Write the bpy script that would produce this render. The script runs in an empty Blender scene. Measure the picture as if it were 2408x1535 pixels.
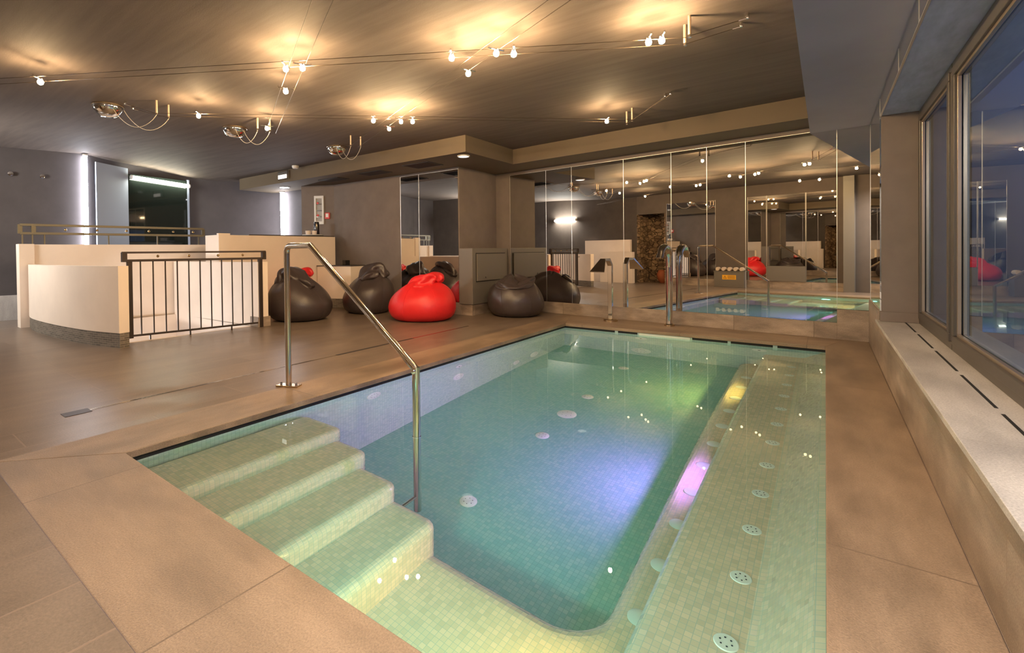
import bpy, bmesh, math, random
from mathutils import Vector, Matrix
random.seed(7)
PI = math.pi
sc = bpy.context.scene
COL = sc.collection

# ------------------------------------------------------------------ helpers
def new():
    bm = bmesh.new(); bm.loops.layers.uv.new('UVMap'); return bm

def quad(bm, *pts):
    vs = [bm.verts.new(p) for p in pts]
    return bm.faces.new(vs)

def box(bm, x0, x1, y0, y1, z0, z1):
    v = [bm.verts.new((x, y, z)) for z in (z0, z1) for y in (y0, y1) for x in (x0, x1)]
    for f in ((0, 2, 3, 1), (4, 5, 7, 6), (0, 1, 5, 4), (2, 6, 7, 3), (0, 4, 6, 2), (1, 3, 7, 5)):
        bm.faces.new([v[i] for i in f])

def bar(bm, p0, p1, w, h, up=(0, 0, 1)):
    """rectangular bar from p0 to p1, w across, h along up"""
    p0 = Vector(p0); p1 = Vector(p1); d = (p1 - p0).normalized(); up = Vector(up)
    s = d.cross(up)
    if s.length < 1e-5: s = d.cross(Vector((1, 0, 0)))
    s.normalize(); u = s.cross(d).normalized()
    v = []
    for p in (p0, p1):
        for a, b in ((-1, -1), (1, -1), (1, 1), (-1, 1)):
            v.append(bm.verts.new(p + s * a * w / 2 + u * b * h / 2))
    for f in ((3, 2, 1, 0), (4, 5, 6, 7), (0, 1, 5, 4), (1, 2, 6, 5), (2, 3, 7, 6), (3, 0, 4, 7)):
        bm.faces.new([v[i] for i in f])

def tube(bm, pts, r, seg=12, caps=True, r2=None):
    """swept tube through pts; r number or list; r2 = second radius ratio list for flattened sections"""
    pts = [Vector(p) for p in pts]; n = len(pts)
    rr = r if isinstance(r, (list, tuple)) else [r] * n
    t0 = (pts[1] - pts[0]).normalized()
    a = t0.cross(Vector((0, 0, 1)))
    if a.length < 1e-4: a = t0.cross(Vector((0, 1, 0)))
    a.normalize(); rings = []
    for i, p in enumerate(pts):
        if i == 0: t = pts[1] - p
        elif i == n - 1: t = p - pts[i - 1]
        else: t = (pts[i + 1] - p).normalized() + (p - pts[i - 1]).normalized()
        t.normalize(); a = (a - t * a.dot(t)).normalized(); b = t.cross(a)
        k = r2[i] if r2 else 1.0
        rings.append([bm.verts.new(p + a * math.cos(2 * PI * j / seg) * rr[i] + b * math.sin(2 * PI * j / seg) * rr[i] * k) for j in range(seg)])
    for i in range(n - 1):
        for j in range(seg):
            bm.faces.new((rings[i][j], rings[i][(j + 1) % seg], rings[i + 1][(j + 1) % seg], rings[i + 1][j]))
    if caps:
        bm.faces.new(rings[0][::-1]); bm.faces.new(rings[-1])

def lathe(bm, c, prof, seg=24, axis=(0, 0, 1), caps=True):
    """prof: list of (radius, height along axis)"""
    ax = Vector(axis).normalized(); a = ax.orthogonal().normalized(); b = ax.cross(a); c = Vector(c)
    rings = []
    for r, h in prof:
        if r < 1e-5: rings.append([bm.verts.new(c + ax * h)])
        else: rings.append([bm.verts.new(c + ax * h + (a * math.cos(2 * PI * j / seg) + b * math.sin(2 * PI * j / seg)) * r) for j in range(seg)])
    for i in range(len(rings) - 1):
        A, B = rings[i], rings[i + 1]
        for j in range(seg):
            k = (j + 1) % seg
            if len(A) == 1 and len(B) == 1: continue
            if len(A) == 1: bm.faces.new((A[0], B[k], B[j]))
            elif len(B) == 1: bm.faces.new((A[j], A[k], B[0]))
            else: bm.faces.new((A[j], A[k], B[k], B[j]))
    if caps:
        if len(rings[0]) > 1: bm.faces.new(rings[0][::-1])
        if len(rings[-1]) > 1: bm.faces.new(rings[-1])

def prism(bm, poly, z0, z1):
    a = [bm.verts.new((x, y, z0)) for x, y in poly]; b = [bm.verts.new((x, y, z1)) for x, y in poly]
    n = len(poly)
    bm.faces.new(a[::-1]); bm.faces.new(b)
    for i in range(n): bm.faces.new((a[i], a[(i + 1) % n], b[(i + 1) % n], b[i]))

def strip_wall(bm, pts, off, z0, z1):
    """thick wall following a plan polyline; off = (dx,dy) list or number for offset to the left side"""
    P = [Vector((p[0], p[1])) for p in pts]; Q = []
    for i, p in enumerate(P):
        t = (P[min(i + 1, len(P) - 1)] - P[max(i - 1, 0)]).normalized()
        Q.append(p + Vector((-t.y, t.x)) * off)
    prism(bm, [tuple(p) for p in P] + [tuple(q) for q in Q[::-1]], z0, z1)

def catmull(pts, k=6):
    P = [Vector(p) for p in pts]; out = []
    for i in range(len(P) - 1):
        p0 = P[max(i - 1, 0)]; p1 = P[i]; p2 = P[i + 1]; p3 = P[min(i + 2, len(P) - 1)]
        for j in range(k):
            t = j / k
            out.append(0.5 * ((2 * p1) + (p2 - p0) * t + (2 * p0 - 5 * p1 + 4 * p2 - p3) * t * t + (3 * p1 - p0 - 3 * p2 + p3) * t ** 3))
    out.append(P[-1]); return out

def box_uv(bm):
    uv = bm.loops.layers.uv.verify()
    bm.normal_update()
    for f in bm.faces:
        n = f.normal; ax = max(range(3), key=lambda i: abs(n[i]))
        for l in f.loops:
            c = l.vert.co
            l[uv].uv = (c.x, c.y) if ax == 2 else ((c.y, c.z) if ax == 0 else (c.x, c.z))

def obj(name, bm, m, parent=None, smooth=False, bevel=0, bseg=2, subd=0, uv=True, fixn=True):
    if fixn: bmesh.ops.recalc_face_normals(bm, faces=bm.faces)
    if uv: box_uv(bm)
    me = bpy.data.meshes.new(name); bm.to_mesh(me); bm.free()
    if smooth:
        me.polygons.foreach_set('use_smooth', [True] * len(me.polygons))
        if smooth != 2:
            try: me.set_sharp_from_angle(angle=math.radians(40))
            except Exception: pass
    o = bpy.data.objects.new(name, me); COL.objects.link(o); me.materials.append(m)
    if parent is not None:
        o.parent = parent
        # mesh was written in world coordinates: bring it into the parent's frame
        w = Matrix.Identity(4); p = parent
        while p is not None:
            w = p.matrix_local_build @ w if hasattr(p, 'matrix_local_build') else Matrix.LocRotScale(p.location, p.rotation_euler, p.scale) @ w
            p = p.parent
        me.transform(w.inverted())
    if bevel:
        b = o.modifiers.new('bevel', 'BEVEL'); b.width = bevel; b.segments = bseg; b.limit_method = 'ANGLE'; b.angle_limit = math.radians(35)
    if subd:
        s = o.modifiers.new('sub', 'SUBSURF'); s.levels = subd; s.render_levels = subd
    return o

def tag(o, label, cat, group=None, kind=None):
    o['label'] = label; o['category'] = cat
    if group: o['group'] = group
    if kind: o['kind'] = kind
    return o

def thing(name, label, cat, loc=(0, 0, 0), group=None, rotz=0):
    o = bpy.data.objects.new(name, None); COL.objects.link(o); o.empty_display_size = .1
    o.location = loc; o.rotation_euler = (0, 0, rotz)
    return tag(o, label, cat, group)

def struct(name, bm, m, parent=None, **k):
    o = obj(name, bm, m, parent, **k)
    if parent is None: o['kind'] = 'structure'
    return o

def dup(root, loc=None, rotz=None, label=None, group=None):
    r = root.copy(); COL.objects.link(r)
    if loc is not None: r.location = loc
    if rotz is not None: r.rotation_euler = (0, 0, rotz)
    if label: r['label'] = label
    if group: r['group'] = group
    for ch in list(root.children):
        c = ch.copy(); COL.objects.link(c); c.parent = r
        for g in ch.children:
            d = g.copy(); COL.objects.link(d); d.parent = c
    return r

# ------------------------------------------------------------------ materials
def mat(name):
    m = bpy.data.materials.new(name); m.use_nodes = True
    nt = m.node_tree; b = nt.nodes['Principled BSDF']
    return m, nt, b

def N(nt, typ, **kw):
    n = nt.nodes.new(typ)
    for k, v in kw.items():
        if k in n.inputs: n.inputs[k].default_value = v
        else: setattr(n, k, v)
    return n

def plain(name, col, rough=.5, metal=0, spec=.5, bump=0, bscale=40, var=0, coat=0):
    m, nt, b = mat(name)
    b.inputs['Base Color'].default_value = (*col, 1); b.inputs['Roughness'].default_value = rough
    b.inputs['Metallic'].default_value = metal; b.inputs['Specular IOR Level'].default_value = spec
    b.inputs['Coat Weight'].default_value = coat
    tc = N(nt, 'ShaderNodeTexCoord')
    ns = N(nt, 'ShaderNodeTexNoise', Scale=bscale, Detail=6.0, Roughness=.65); nt.links.new(tc.outputs['Object'], ns.inputs['Vector'])
    if bump:
        bp = N(nt, 'ShaderNodeBump', Strength=bump, Distance=.01); nt.links.new(ns.outputs['Fac'], bp.inputs['Height']); nt.links.new(bp.outputs['Normal'], b.inputs['Normal'])
    if var:
        n2 = N(nt, 'ShaderNodeTexNoise', Scale=bscale * .12, Detail=4.0); nt.links.new(tc.outputs['Object'], n2.inputs['Vector'])
        r = N(nt, 'ShaderNodeValToRGB'); r.color_ramp.elements[0].color = (*[c * (1 - var) for c in col], 1); r.color_ramp.elements[1].color = (*[min(1, c * (1 + var)) for c in col], 1)
        r.color_ramp.elements[0].position = .3; r.color_ramp.elements[1].position = .7
        nt.links.new(n2.outputs['Fac'], r.inputs['Fac']); nt.links.new(r.outputs['Color'], b.inputs['Base Color'])
    return m

def emis(name, col, strength):
    m, nt, b = mat(name)
    b.inputs['Base Color'].default_value = (*col, 1); b.inputs['Emission Color'].default_value = (*col, 1); b.inputs['Emission Strength'].default_value = strength
    return m

def stone_tile(name, c1, c2, grout, bw, bh, mortar, swap=False, rough=.38, bump=.35, offset=.5, streak=6.0, grain=160, rvar=.15, shift=(0, 0), stain=2.2, stainamt=.22, ovl=.7):
    """large stone-look tiles in UV metres"""
    m, nt, b = mat(name); L = nt.links
    uv = N(nt, 'ShaderNodeUVMap')
    sep = N(nt, 'ShaderNodeSeparateXYZ'); L.new(uv.outputs['UV'], sep.inputs[0])
    cmb = N(nt, 'ShaderNodeCombineXYZ')
    L.new(sep.outputs['Y' if swap else 'X'], cmb.inputs['X']); L.new(sep.outputs['X' if swap else 'Y'], cmb.inputs['Y'])
    mp = N(nt, 'ShaderNodeMapping'); mp.inputs['Location'].default_value = (shift[0], shift[1], 0); L.new(cmb.outputs[0], mp.inputs['Vector'])
    br = N(nt, 'ShaderNodeTexBrick', Scale=1.0); br.offset = offset
    br.inputs['Brick Width'].default_value = bw; br.inputs['Row Height'].default_value = bh
    br.inputs['Mortar Size'].default_value = mortar; br.inputs['Mortar Smooth'].default_value = .1; br.inputs['Bias'].default_value = 0
    br.inputs['Color1'].default_value = (0, 0, 0, 1); br.inputs['Color2'].default_value = (1, 1, 1, 1); br.inputs['Mortar'].default_value = (.5, .5, .5, 1)
    L.new(mp.outputs[0], br.inputs['Vector'])
    # streaky cloud along the tile length
    mp2 = N(nt, 'ShaderNodeMapping'); mp2.inputs['Scale'].default_value = (.9, streak, 1); L.new(cmb.outputs[0], mp2.inputs['Vector'])
    add = N(nt, 'ShaderNodeVectorMath', operation='ADD'); L.new(mp2.outputs[0], add.inputs[0])
    sc3 = N(nt, 'ShaderNodeVectorMath', operation='SCALE'); sc3.inputs['Scale'].default_value = 13.0; L.new(br.outputs['Color'], sc3.inputs[0]); L.new(sc3.outputs[0], add.inputs[1])
    n1 = N(nt, 'ShaderNodeTexNoise', Scale=1.6, Detail=7.0, Roughness=.6); L.new(add.outputs[0], n1.inputs['Vector'])
    rmp = N(nt, 'ShaderNodeValToRGB'); rmp.color_ramp.elements[0].position = .25; rmp.color_ramp.elements[1].position = .78
    rmp.color_ramp.elements[0].color = (*c1, 1); rmp.color_ramp.elements[1].color = (*c2, 1); L.new(n1.outputs['Fac'], rmp.inputs['Fac'])
    gn = N(nt, 'ShaderNodeTexNoise', Scale=grain, Detail=3.0, Roughness=.7); L.new(uv.outputs['UV'], gn.inputs['Vector'])
    ov = N(nt, 'ShaderNodeMix', data_type='RGBA', blend_type='OVERLAY'); ov.inputs[0].default_value = ovl
    st = N(nt, 'ShaderNodeTexNoise', Scale=stain, Detail=5.0, Roughness=.62); mp3 = N(nt, 'ShaderNodeMapping'); mp3.inputs['Scale'].default_value = (.55, 1.5, 1); L.new(cmb.outputs[0], mp3.inputs['Vector']); L.new(mp3.outputs[0], st.inputs['Vector'])
    sr = N(nt, 'ShaderNodeMapRange'); sr.inputs['From Min'].default_value = .38; sr.inputs['From Max'].default_value = .62; sr.inputs['To Min'].default_value = 1 - stainamt; sr.inputs['To Max'].default_value = 1 + stainamt * .35; L.new(st.outputs['Fac'], sr.inputs['Value'])
    sm = N(nt, 'ShaderNodeVectorMath', operation='SCALE'); L.new(rmp.outputs['Color'], sm.inputs[0]); L.new(sr.outputs[0], sm.inputs['Scale'])
    L.new(sm.outputs[0], ov.inputs[6]); L.new(gn.outputs['Fac'], ov.inputs[7])
    mx = N(nt, 'ShaderNodeMix', data_type='RGBA'); L.new(br.outputs['Fac'], mx.inputs[0]); L.new(ov.outputs[2], mx.inputs[6]); mx.inputs[7].default_value = (*grout, 1)
    L.new(mx.outputs[2], b.inputs['Base Color'])
    mr = N(nt, 'ShaderNodeMapRange'); mr.inputs['To Min'].default_value = rough - rvar; mr.inputs['To Max'].default_value = rough + rvar
    L.new(n1.outputs['Fac'], mr.inputs['Value']); L.new(mr.outputs[0], b.inputs['Roughness'])
    bp = N(nt, 'ShaderNodeBump', Strength=bump, Distance=.004); L.new(gn.outputs['Fac'], bp.inputs['Height'])
    bp2 = N(nt, 'ShaderNodeBump', Strength=.6, Distance=.002, invert=True); L.new(br.outputs['Fac'], bp2.inputs['Height']); L.new(bp.outputs['Normal'], bp2.inputs['Normal'])
    L.new(bp2.outputs['Normal'], b.inputs['Normal'])
    return m

def mosaic(name, size=.025, cols=((.60, .51, .385), (.69, .57, .43), (.77, .60, .46)), tilt=.16, grout=(.46, .48, .42)):
    """pearly glass mosaic: slightly different tile shades under a clear coat whose facets tilt from tile to tile"""
    m, nt, b = mat(name); L = nt.links
    uv = N(nt, 'ShaderNodeUVMap')
    br = N(nt, 'ShaderNodeTexBrick', Scale=1.0); br.offset = 0.0
    br.inputs['Brick Width'].default_value = size; br.inputs['Row Height'].default_value = size
    br.inputs['Mortar Size'].default_value = size * .05; br.inputs['Mortar Smooth'].default_value = .2
    L.new(uv.outputs['UV'], br.inputs['Vector'])
    sc3 = N(nt, 'ShaderNodeVectorMath', operation='SCALE'); sc3.inputs['Scale'].default_value = 1 / size; L.new(uv.outputs['UV'], sc3.inputs[0])
    fl = N(nt, 'ShaderNodeVectorMath', operation='FLOOR'); L.new(sc3.outputs[0], fl.inputs[0])
    wn = N(nt, 'ShaderNodeTexWhiteNoise', noise_dimensions='3D'); L.new(fl.outputs[0], wn.inputs['Vector'])
    rmp = N(nt, 'ShaderNodeValToRGB'); e = rmp.color_ramp.elements
    e[0].color = (*cols[0], 1); e[1].color = (*cols[2], 1); k = e.new(.5); k.color = (*cols[1], 1)
    L.new(wn.outputs['Value'], rmp.inputs['Fac'])
    mx = N(nt, 'ShaderNodeMix', data_type='RGBA'); L.new(br.outputs['Fac'], mx.inputs[0]); L.new(rmp.outputs['Color'], mx.inputs[6]); mx.inputs[7].default_value = (*grout, 1)
    L.new(mx.outputs[2], b.inputs['Base Color']); b.inputs['Roughness'].default_value = .5; b.inputs['Specular IOR Level'].default_value = .2
    geo = N(nt, 'ShaderNodeNewGeometry')
    sub = N(nt, 'ShaderNodeVectorMath', operation='SUBTRACT'); L.new(wn.outputs['Color'], sub.inputs[0]); sub.inputs[1].default_value = (.5, .5, .5)
    s2 = N(nt, 'ShaderNodeVectorMath', operation='SCALE'); s2.inputs['Scale'].default_value = tilt; L.new(sub.outputs[0], s2.inputs[0])
    ad = N(nt, 'ShaderNodeVectorMath', operation='ADD'); L.new(geo.outputs['Normal'], ad.inputs[0]); L.new(s2.outputs[0], ad.inputs[1])
    nm = N(nt, 'ShaderNodeVectorMath', operation='NORMALIZE'); L.new(ad.outputs[0], nm.inputs[0])
    b.inputs['Coat Weight'].default_value = 1.0; b.inputs['Coat Roughness'].default_value = .10; b.inputs['Coat IOR'].default_value = 1.6
    L.new(nm.outputs[0], b.inputs['Coat Normal'])
    # each facet shows its own pearly tint
    r2 = N(nt, 'ShaderNodeValToRGB'); q = r2.color_ramp.elements; q[0].color = (1, .72, .62, 1); q[1].color = (.70, .80, 1, 1)
    for p, c in ((.3, (1, .95, .70, 1)), (.6, (.62, 1, .78, 1))): k = q.new(p); k.color = c
    L.new(wn.outputs['Value'], r2.inputs['Fac']); L.new(r2.outputs['Color'], b.inputs['Coat Tint'])
    b.inputs['Coat Tint'].default_value = (1, 1, 1, 1); nt.links.remove(b.inputs['Coat Tint'].links[0])
    return m

def plaster(name, col, var=.15, streak=(1, 1, 1), scale=3.0, rough=.85, bump=.15, fine=120, spec=.25):
    m, nt, b = mat(name); L = nt.links
    tc = N(nt, 'ShaderNodeTexCoord'); mp = N(nt, 'ShaderNodeMapping'); mp.inputs['Scale'].default_value = streak; L.new(tc.outputs['Object'], mp.inputs['Vector'])
    n1 = N(nt, 'ShaderNodeTexNoise', Scale=scale, Detail=6.0, Roughness=.6); L.new(mp.outputs[0], n1.inputs['Vector'])
    r = N(nt, 'ShaderNodeValToRGB'); r.color_ramp.elements[0].position = .3; r.color_ramp.elements[1].position = .7
    r.color_ramp.elements[0].color = (*[c * (1 - var) for c in col], 1); r.color_ramp.elements[1].color = (*[min(1, c * (1 + var)) for c in col], 1)
    L.new(n1.outputs['Fac'], r.inputs['Fac']); L.new(r.outputs['Color'], b.inputs['Base Color'])
    b.inputs['Roughness'].default_value = rough; b.inputs['Specular IOR Level'].default_value = spec
    n2 = N(nt, 'ShaderNodeTexNoise', Scale=fine, Detail=3.0); L.new(tc.outputs['Object'], n2.inputs['Vector'])
    bp = N(nt, 'ShaderNodeBump', Strength=bump, Distance=.004); L.new(n2.outputs['Fac'], bp.inputs['Height']); L.new(bp.outputs['Normal'], b.inputs['Normal'])
    return m

M = {}
M['floor'] = stone_tile('floor_tile', (.135, .098, .072), (.225, .17, .13), (.21, .15, .11), 1.2, .3, .004, swap=True, rough=.34, streak=2.0, bump=.14, rvar=.03, stainamt=.14, ovl=.5, grain=110)
M['coping'] = stone_tile('coping_stone', (.205, .140, .092), (.32, .228, .156), (.14, .095, .064), 2.4, 9.0, .003, swap=True, rough=.36, streak=3, bump=.6, rvar=.08, offset=0, shift=(.35, 4), stainamt=.32)
M['coping_x'] = stone_tile('coping_stone_cross', (.205, .140, .092), (.32, .228, .156), (.14, .095, .064), 1.2, 9.0, .003, swap=False, rough=.36, streak=3, bump=.6, rvar=.08, offset=0, shift=(.15, 4), stainamt=.28)
M['base'] = stone_tile('stone_skirting', (.19, .14, .105), (.46, .36, .28), (.15, .11, .08), .78, 9, .003, rough=.5, streak=2.5, bump=.4, stainamt=.35, stain=4, offset=0, shift=(.1, 4))
M['lowwall'] = stone_tile('low_wall_stone', (.19, .145, .11), (.40, .32, .255), (.24, .18, .135), 1.2, .27, .003, rough=.42, streak=4.5, bump=.4, offset=.5, stainamt=.35, stain=3)
M['sill'] = stone_tile('sill_stone', (.38, .35, .33), (.50, .47, .45), (.33, .30, .27), 1.25, 9, .002, swap=True, rough=.5, streak=3, bump=.3, offset=0, shift=(.2, 4))
M['mosaic'] = mosaic('pearl_mosaic')
M['mosaic_wall'] = mosaic('pale_aqua_mosaic', cols=((.46, .60, .58), (.52, .655, .62), (.58, .69, .65)), grout=(.40, .50, .47))
M['mosaic_aqua'] = mosaic('aqua_pearl_mosaic', cols=((.24, .49, .45), (.285, .53, .485), (.33, .555, .50)), grout=(.21, .41, .375))
M['wall'] = plaster('dark_plaster', (.190, .156, .138), var=.10)
M['walldark'] = plaster('dark_brown_plaster', (.085, .068, .056), var=.12)
M['wallnear'] = plaster('brown_plaster', (.11, .088, .074), var=.10)
M['wallend'] = plaster('dark_plaster_cool', (.075, .066, .067), var=.10)
M['ceil'] = plaster('ceiling_plaster', (.118, .094, .080), var=.16, streak=(.5, 6, 1), scale=2.2, rough=.8, bump=.2)
M['soffit'] = plaster('soffit_plaster', (.135, .104, .072), var=.06, scale=1.5)
M['slate'] = plaster('slate_plaster', (.29, .275, .345), var=.08, scale=1.2)
M['lintel'] = plaster('blue_grey_plaster', (.38, .40, .53), var=.16, streak=(4, 1, 1), scale=5)
M['cream'] = plaster('cream_plaster', (.82, .70, .60), var=.06, scale=1.4, rough=.7, bump=.08)
M['panel'] = plain('grey_panel', (.155, .135, .112), .45, bump=.05, bscale=90)
M['bronze'] = plain('dark_bronze_metal', (.055, .040, .032), .42, .6)
M['olive'] = plain('olive_bronze_metal', (.15, .13, .09), .45, .6)
M['gold'] = plain('brass', (.55, .36, .16), .25, 1)
M['chrome'] = plain('polished_chrome', (.78, .77, .75), .06, 1)
M['steel'] = plain('polished_steel', (.62, .57, .50), .14, 1)
M['brass_steel'] = plain('base_plate_steel', (.60, .46, .30), .25, 1)
M['white'] = plain('white_plastic', (.70, .68, .66), .4)
M['palewhite'] = plain('pale_painted_panel', (.30, .35, .45), .6)
M['black'] = plain('black_void', (.006, .006, .006), .7)
M['darkgrille'] = plain('dark_grille', (.035, .028, .026), .55)
M['frame'] = plain('window_frame_metal', (.085, .075, .066), .38, .35, bump=.02)
M['framelight'] = plain('window_bead_metal', (.42, .34, .27), .30, .8)
M['brown'] = plain('brown_leatherette', (.058, .043, .042), .34, bump=.30, bscale=17, spec=.5)
M['red'] = plain('red_leatherette', (.72, .022, .026), .40, bump=.25, bscale=17, spec=.45)
M['towel'] = plain('cream_towel', (.62, .50, .39), .95, bump=.5, bscale=260)
M['worktop'] = plain('dark_worktop', (.06, .05, .045), .35)
M['blackgloss'] = plain('black_gloss', (.012, .010, .010), .12)
M['yellow'] = plain('yellow_sign', (.85, .42, .02), .5)
M['ink'] = plain('sign_ink', (.03, .02, .01), .6)
M['redplastic'] = plain('red_plastic', (.62, .03, .025), .4)
M['stonerubble'] = plain('rubble_stone', (.26, .155, .08), .9, bump=.8, bscale=9, var=.45)
def rubble():
    m, nt, b = mat('rubble_stone'); L = nt.links; tc = N(nt, 'ShaderNodeTexCoord'); mp = N(nt, 'ShaderNodeMapping'); mp.inputs['Scale'].default_value = (1, 1, 1.9); L.new(tc.outputs['Object'], mp.inputs['Vector'])
    v = N(nt, 'ShaderNodeTexVoronoi', Scale=5.5); L.new(mp.outputs[0], v.inputs['Vector']); v2 = N(nt, 'ShaderNodeTexVoronoi', Scale=5.5, feature='DISTANCE_TO_EDGE'); L.new(mp.outputs[0], v2.inputs['Vector'])
    r = N(nt, 'ShaderNodeValToRGB'); e = r.color_ramp.elements; e[0].color = (.10, .06, .035, 1); e[1].color = (.40, .27, .16, 1); L.new(v.outputs['Color'], r.inputs['Fac'])
    r2 = N(nt, 'ShaderNodeMapRange'); r2.inputs['From Max'].default_value = .06; L.new(v2.outputs['Distance'], r2.inputs['Value'])
    mx = N(nt, 'ShaderNodeMix', data_type='RGBA'); mx.inputs[6].default_value = (.06, .04, .025, 1); L.new(r.outputs['Color'], mx.inputs[7]); L.new(r2.outputs[0], mx.inputs[0]); L.new(mx.outputs[2], b.inputs['Base Color'])
    bp = N(nt, 'ShaderNodeBump', Strength=1.0, Distance=.04); L.new(r2.outputs[0], bp.inputs['Height']); L.new(bp.outputs['Normal'], b.inputs['Normal']); b.inputs['Roughness'].default_value = .9
    return m
M['stonerubble'] = rubble()
M['terracotta'] = plain('terracotta', (.34, .09, .03), .7, bump=.3, bscale=30)
M['peg'] = plain('warm_satin_metal', (.62, .48, .36), .35, .7)
M['cord'] = plain('clear_cord', (.62, .56, .48), .3)
M['cable'] = plain('steel_cable', (.10, .075, .055), .35, .8)
M['jet'] = plain('white_jet_plastic', (.74, .76, .74), .35)
M['jetdark'] = plain('jet_hole', (.02, .03, .05), .5)
M['slotpale'] = plain('pale_slot_cover', (.62, .66, .60), .4)

# small brick mosaic for the stair-wall plinth
def small_brick():
    m, nt, b = mat('slate_brick_plinth'); L = nt.links
    uv = N(nt, 'ShaderNodeUVMap'); br = N(nt, 'ShaderNodeTexBrick', Scale=1.0); br.offset = .5
    br.inputs['Brick Width'].default_value = .085; br.inputs['Row Height'].default_value = .0225; br.inputs['Mortar Size'].default_value = .0022
    br.inputs['Color1'].default_value = (.10, .085, .07, 1); br.inputs['Color2'].default_value = (.19, .165, .135, 1); br.inputs['Mortar'].default_value = (.30, .25, .20, 1)
    L.new(uv.outputs['UV'], br.inputs['Vector']); L.new(br.outputs['Color'], b.inputs['Base Color']); b.inputs['Roughness'].default_value = .55
    bp = N(nt, 'ShaderNodeBump', Strength=.6, Distance=.003, invert=True); L.new(br.outputs['Fac'], bp.inputs['Height']); L.new(bp.outputs['Normal'], b.inputs['Normal'])
    return m
M['brick'] = small_brick()

def mirror_mat():
    m, nt, b = mat('mirror_glass')
    b.inputs['Base Color'].default_value = (.80, .79, .76, 1); b.inputs['Metallic'].default_value = 1; b.inputs['Roughness'].default_value = 0.0
    return m
M['mirror'] = mirror_mat()
M['mirroredge'] = plain('polished_mirror_edge', (.86, .84, .80), .32, 1)

def glass_mat(name, ior, col, bump=0, bscale=3):
    m = bpy.data.materials.new(name); m.use_nodes = True; nt = m.node_tree
    nt.nodes.remove(nt.nodes['Principled BSDF'])
    g = N(nt, 'ShaderNodeBsdfGlass', IOR=ior, Roughness=0.0); g.inputs['Color'].default_value = (*col, 1)
    nt.links.new(g.outputs[0], nt.nodes['Material Output'].inputs['Surface'])
    if bump:
        tc = N(nt, 'ShaderNodeTexCoord'); ns = N(nt, 'ShaderNodeTexNoise', Scale=bscale, Detail=2.0); nt.links.new(tc.outputs['Object'], ns.inputs['Vector'])
        bp = N(nt, 'ShaderNodeBump', Strength=bump, Distance=.01); nt.links.new(ns.outputs['Fac'], bp.inputs['Height']); nt.links.new(bp.outputs['Normal'], g.inputs['Normal'])
    return m
M['water'] = glass_mat('pool_water', 1.333, (.86, 1.0, .97), bump=.03, bscale=2.2)
M['glass'] = glass_mat('window_glass', 1.5, (.80, .88, .92))
M['darkglass'] = plain('dark_glass', (.010, .014, .012), .04, 0, .6)

LAMP = (1.0, .68, .35)
M['bulb'] = emis('halogen_bulb', LAMP, 850)
M['led'] = emis('cool_led', (.88, .90, 1.0), 36)
M['ledwarm'] = emis('warm_white_led', (1.0, .98, .78), 30)
M['ledbar'] = emis('bar_wall_led', (.92, .92, 1.0), 26)
M['lednear'] = emis('near_wall_led', (1.0, .97, .90), 260)
M['stairled'] = emis('stair_led', (.92, .95, 1.0), 120)
M['down'] = emis('downlight_led', (.95, .95, 1.0), 40)
M['uw_violet'] = emis('violet_pool_lamp', (.58, .22, 1.0), 640)
M['uw_yellow_near'] = emis('yellow_pool_lamp_near', (1.0, .66, .14), 190)
M['uw_yellow'] = emis('yellow_pool_lamp', (1.0, .70, .15), 330)
M['uw_fill_warm'] = emis('warm_pool_fill', (1.0, .93, .76), 60)  # warm white fill, added out of view to light seat and steps
M['uw_fill_aqua'] = emis('aqua_pool_fill', (.26, 1.0, .84), 105)  # fill lamp added out of view to turn the pool light teal
M['fill_lamp'] = emis('fill_lamp_diffuser', (1.0, .93, .86), 700)  # fill lamp added out of view to brighten the right coping
M['roundlamp'] = emis('round_lamp_diffuser', (1.0, .92, .84), 1.0)

# ------------------------------------------------------------------ camera (level, 0.5 deg tilt, off-centre crop of the lens circle)
F, PIT, ROL, PY, YAW, PX = 1129.966, .011764, -.011519, 604.154, .665441, 1053.726
cam = bpy.data.cameras.new('camera'); co = bpy.data.objects.new('camera', cam); COL.objects.link(co); sc.camera = co
cam.sensor_fit = 'HORIZONTAL'; cam.sensor_width = 36; cam.lens = F / 2408 * 36
cam.shift_x = (1204 - PX) / 2408; cam.shift_y = -(767.5 - PY) / 2408
cam.clip_start = .05
def plan(x, y, z):   # camera plan frame -> pool axes
    c, s = math.cos(YAW), math.sin(YAW); return Vector((c * x - s * y, s * x + c * y, z))
fw = plan(0, math.cos(PIT), -math.sin(PIT)); up0 = plan(0, math.sin(PIT), math.cos(PIT)); rt0 = plan(1, 0, 0)
cr, sr = math.cos(ROL), math.sin(ROL)
rt = rt0 * cr + up0 * sr; up = up0 * cr - rt0 * sr
co.matrix_world = Matrix(((rt.x, up.x, -fw.x, 0), (rt.y, up.y, -fw.y, 0), (rt.z, up.z, -fw.z, 1.0), (0, 0, 0, 1)))

# ------------------------------------------------------------------ key plan numbers (metres, pool axes)
PX0, PX1, PY0, PY1 = -2.785, 0.0, .888, 6.12       # coping opening
ZC = 2.555                                          # main ceiling
ZS = 2.33                                           # soffit underside
MD = Vector((-.99516, .09822)); MN = Vector((.09822, .99516)); MO = 6.656   # mirror wall: direction, normal, offset
def mpt(s, off=0.0): return MD * s + MN * (MO + off)

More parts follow.
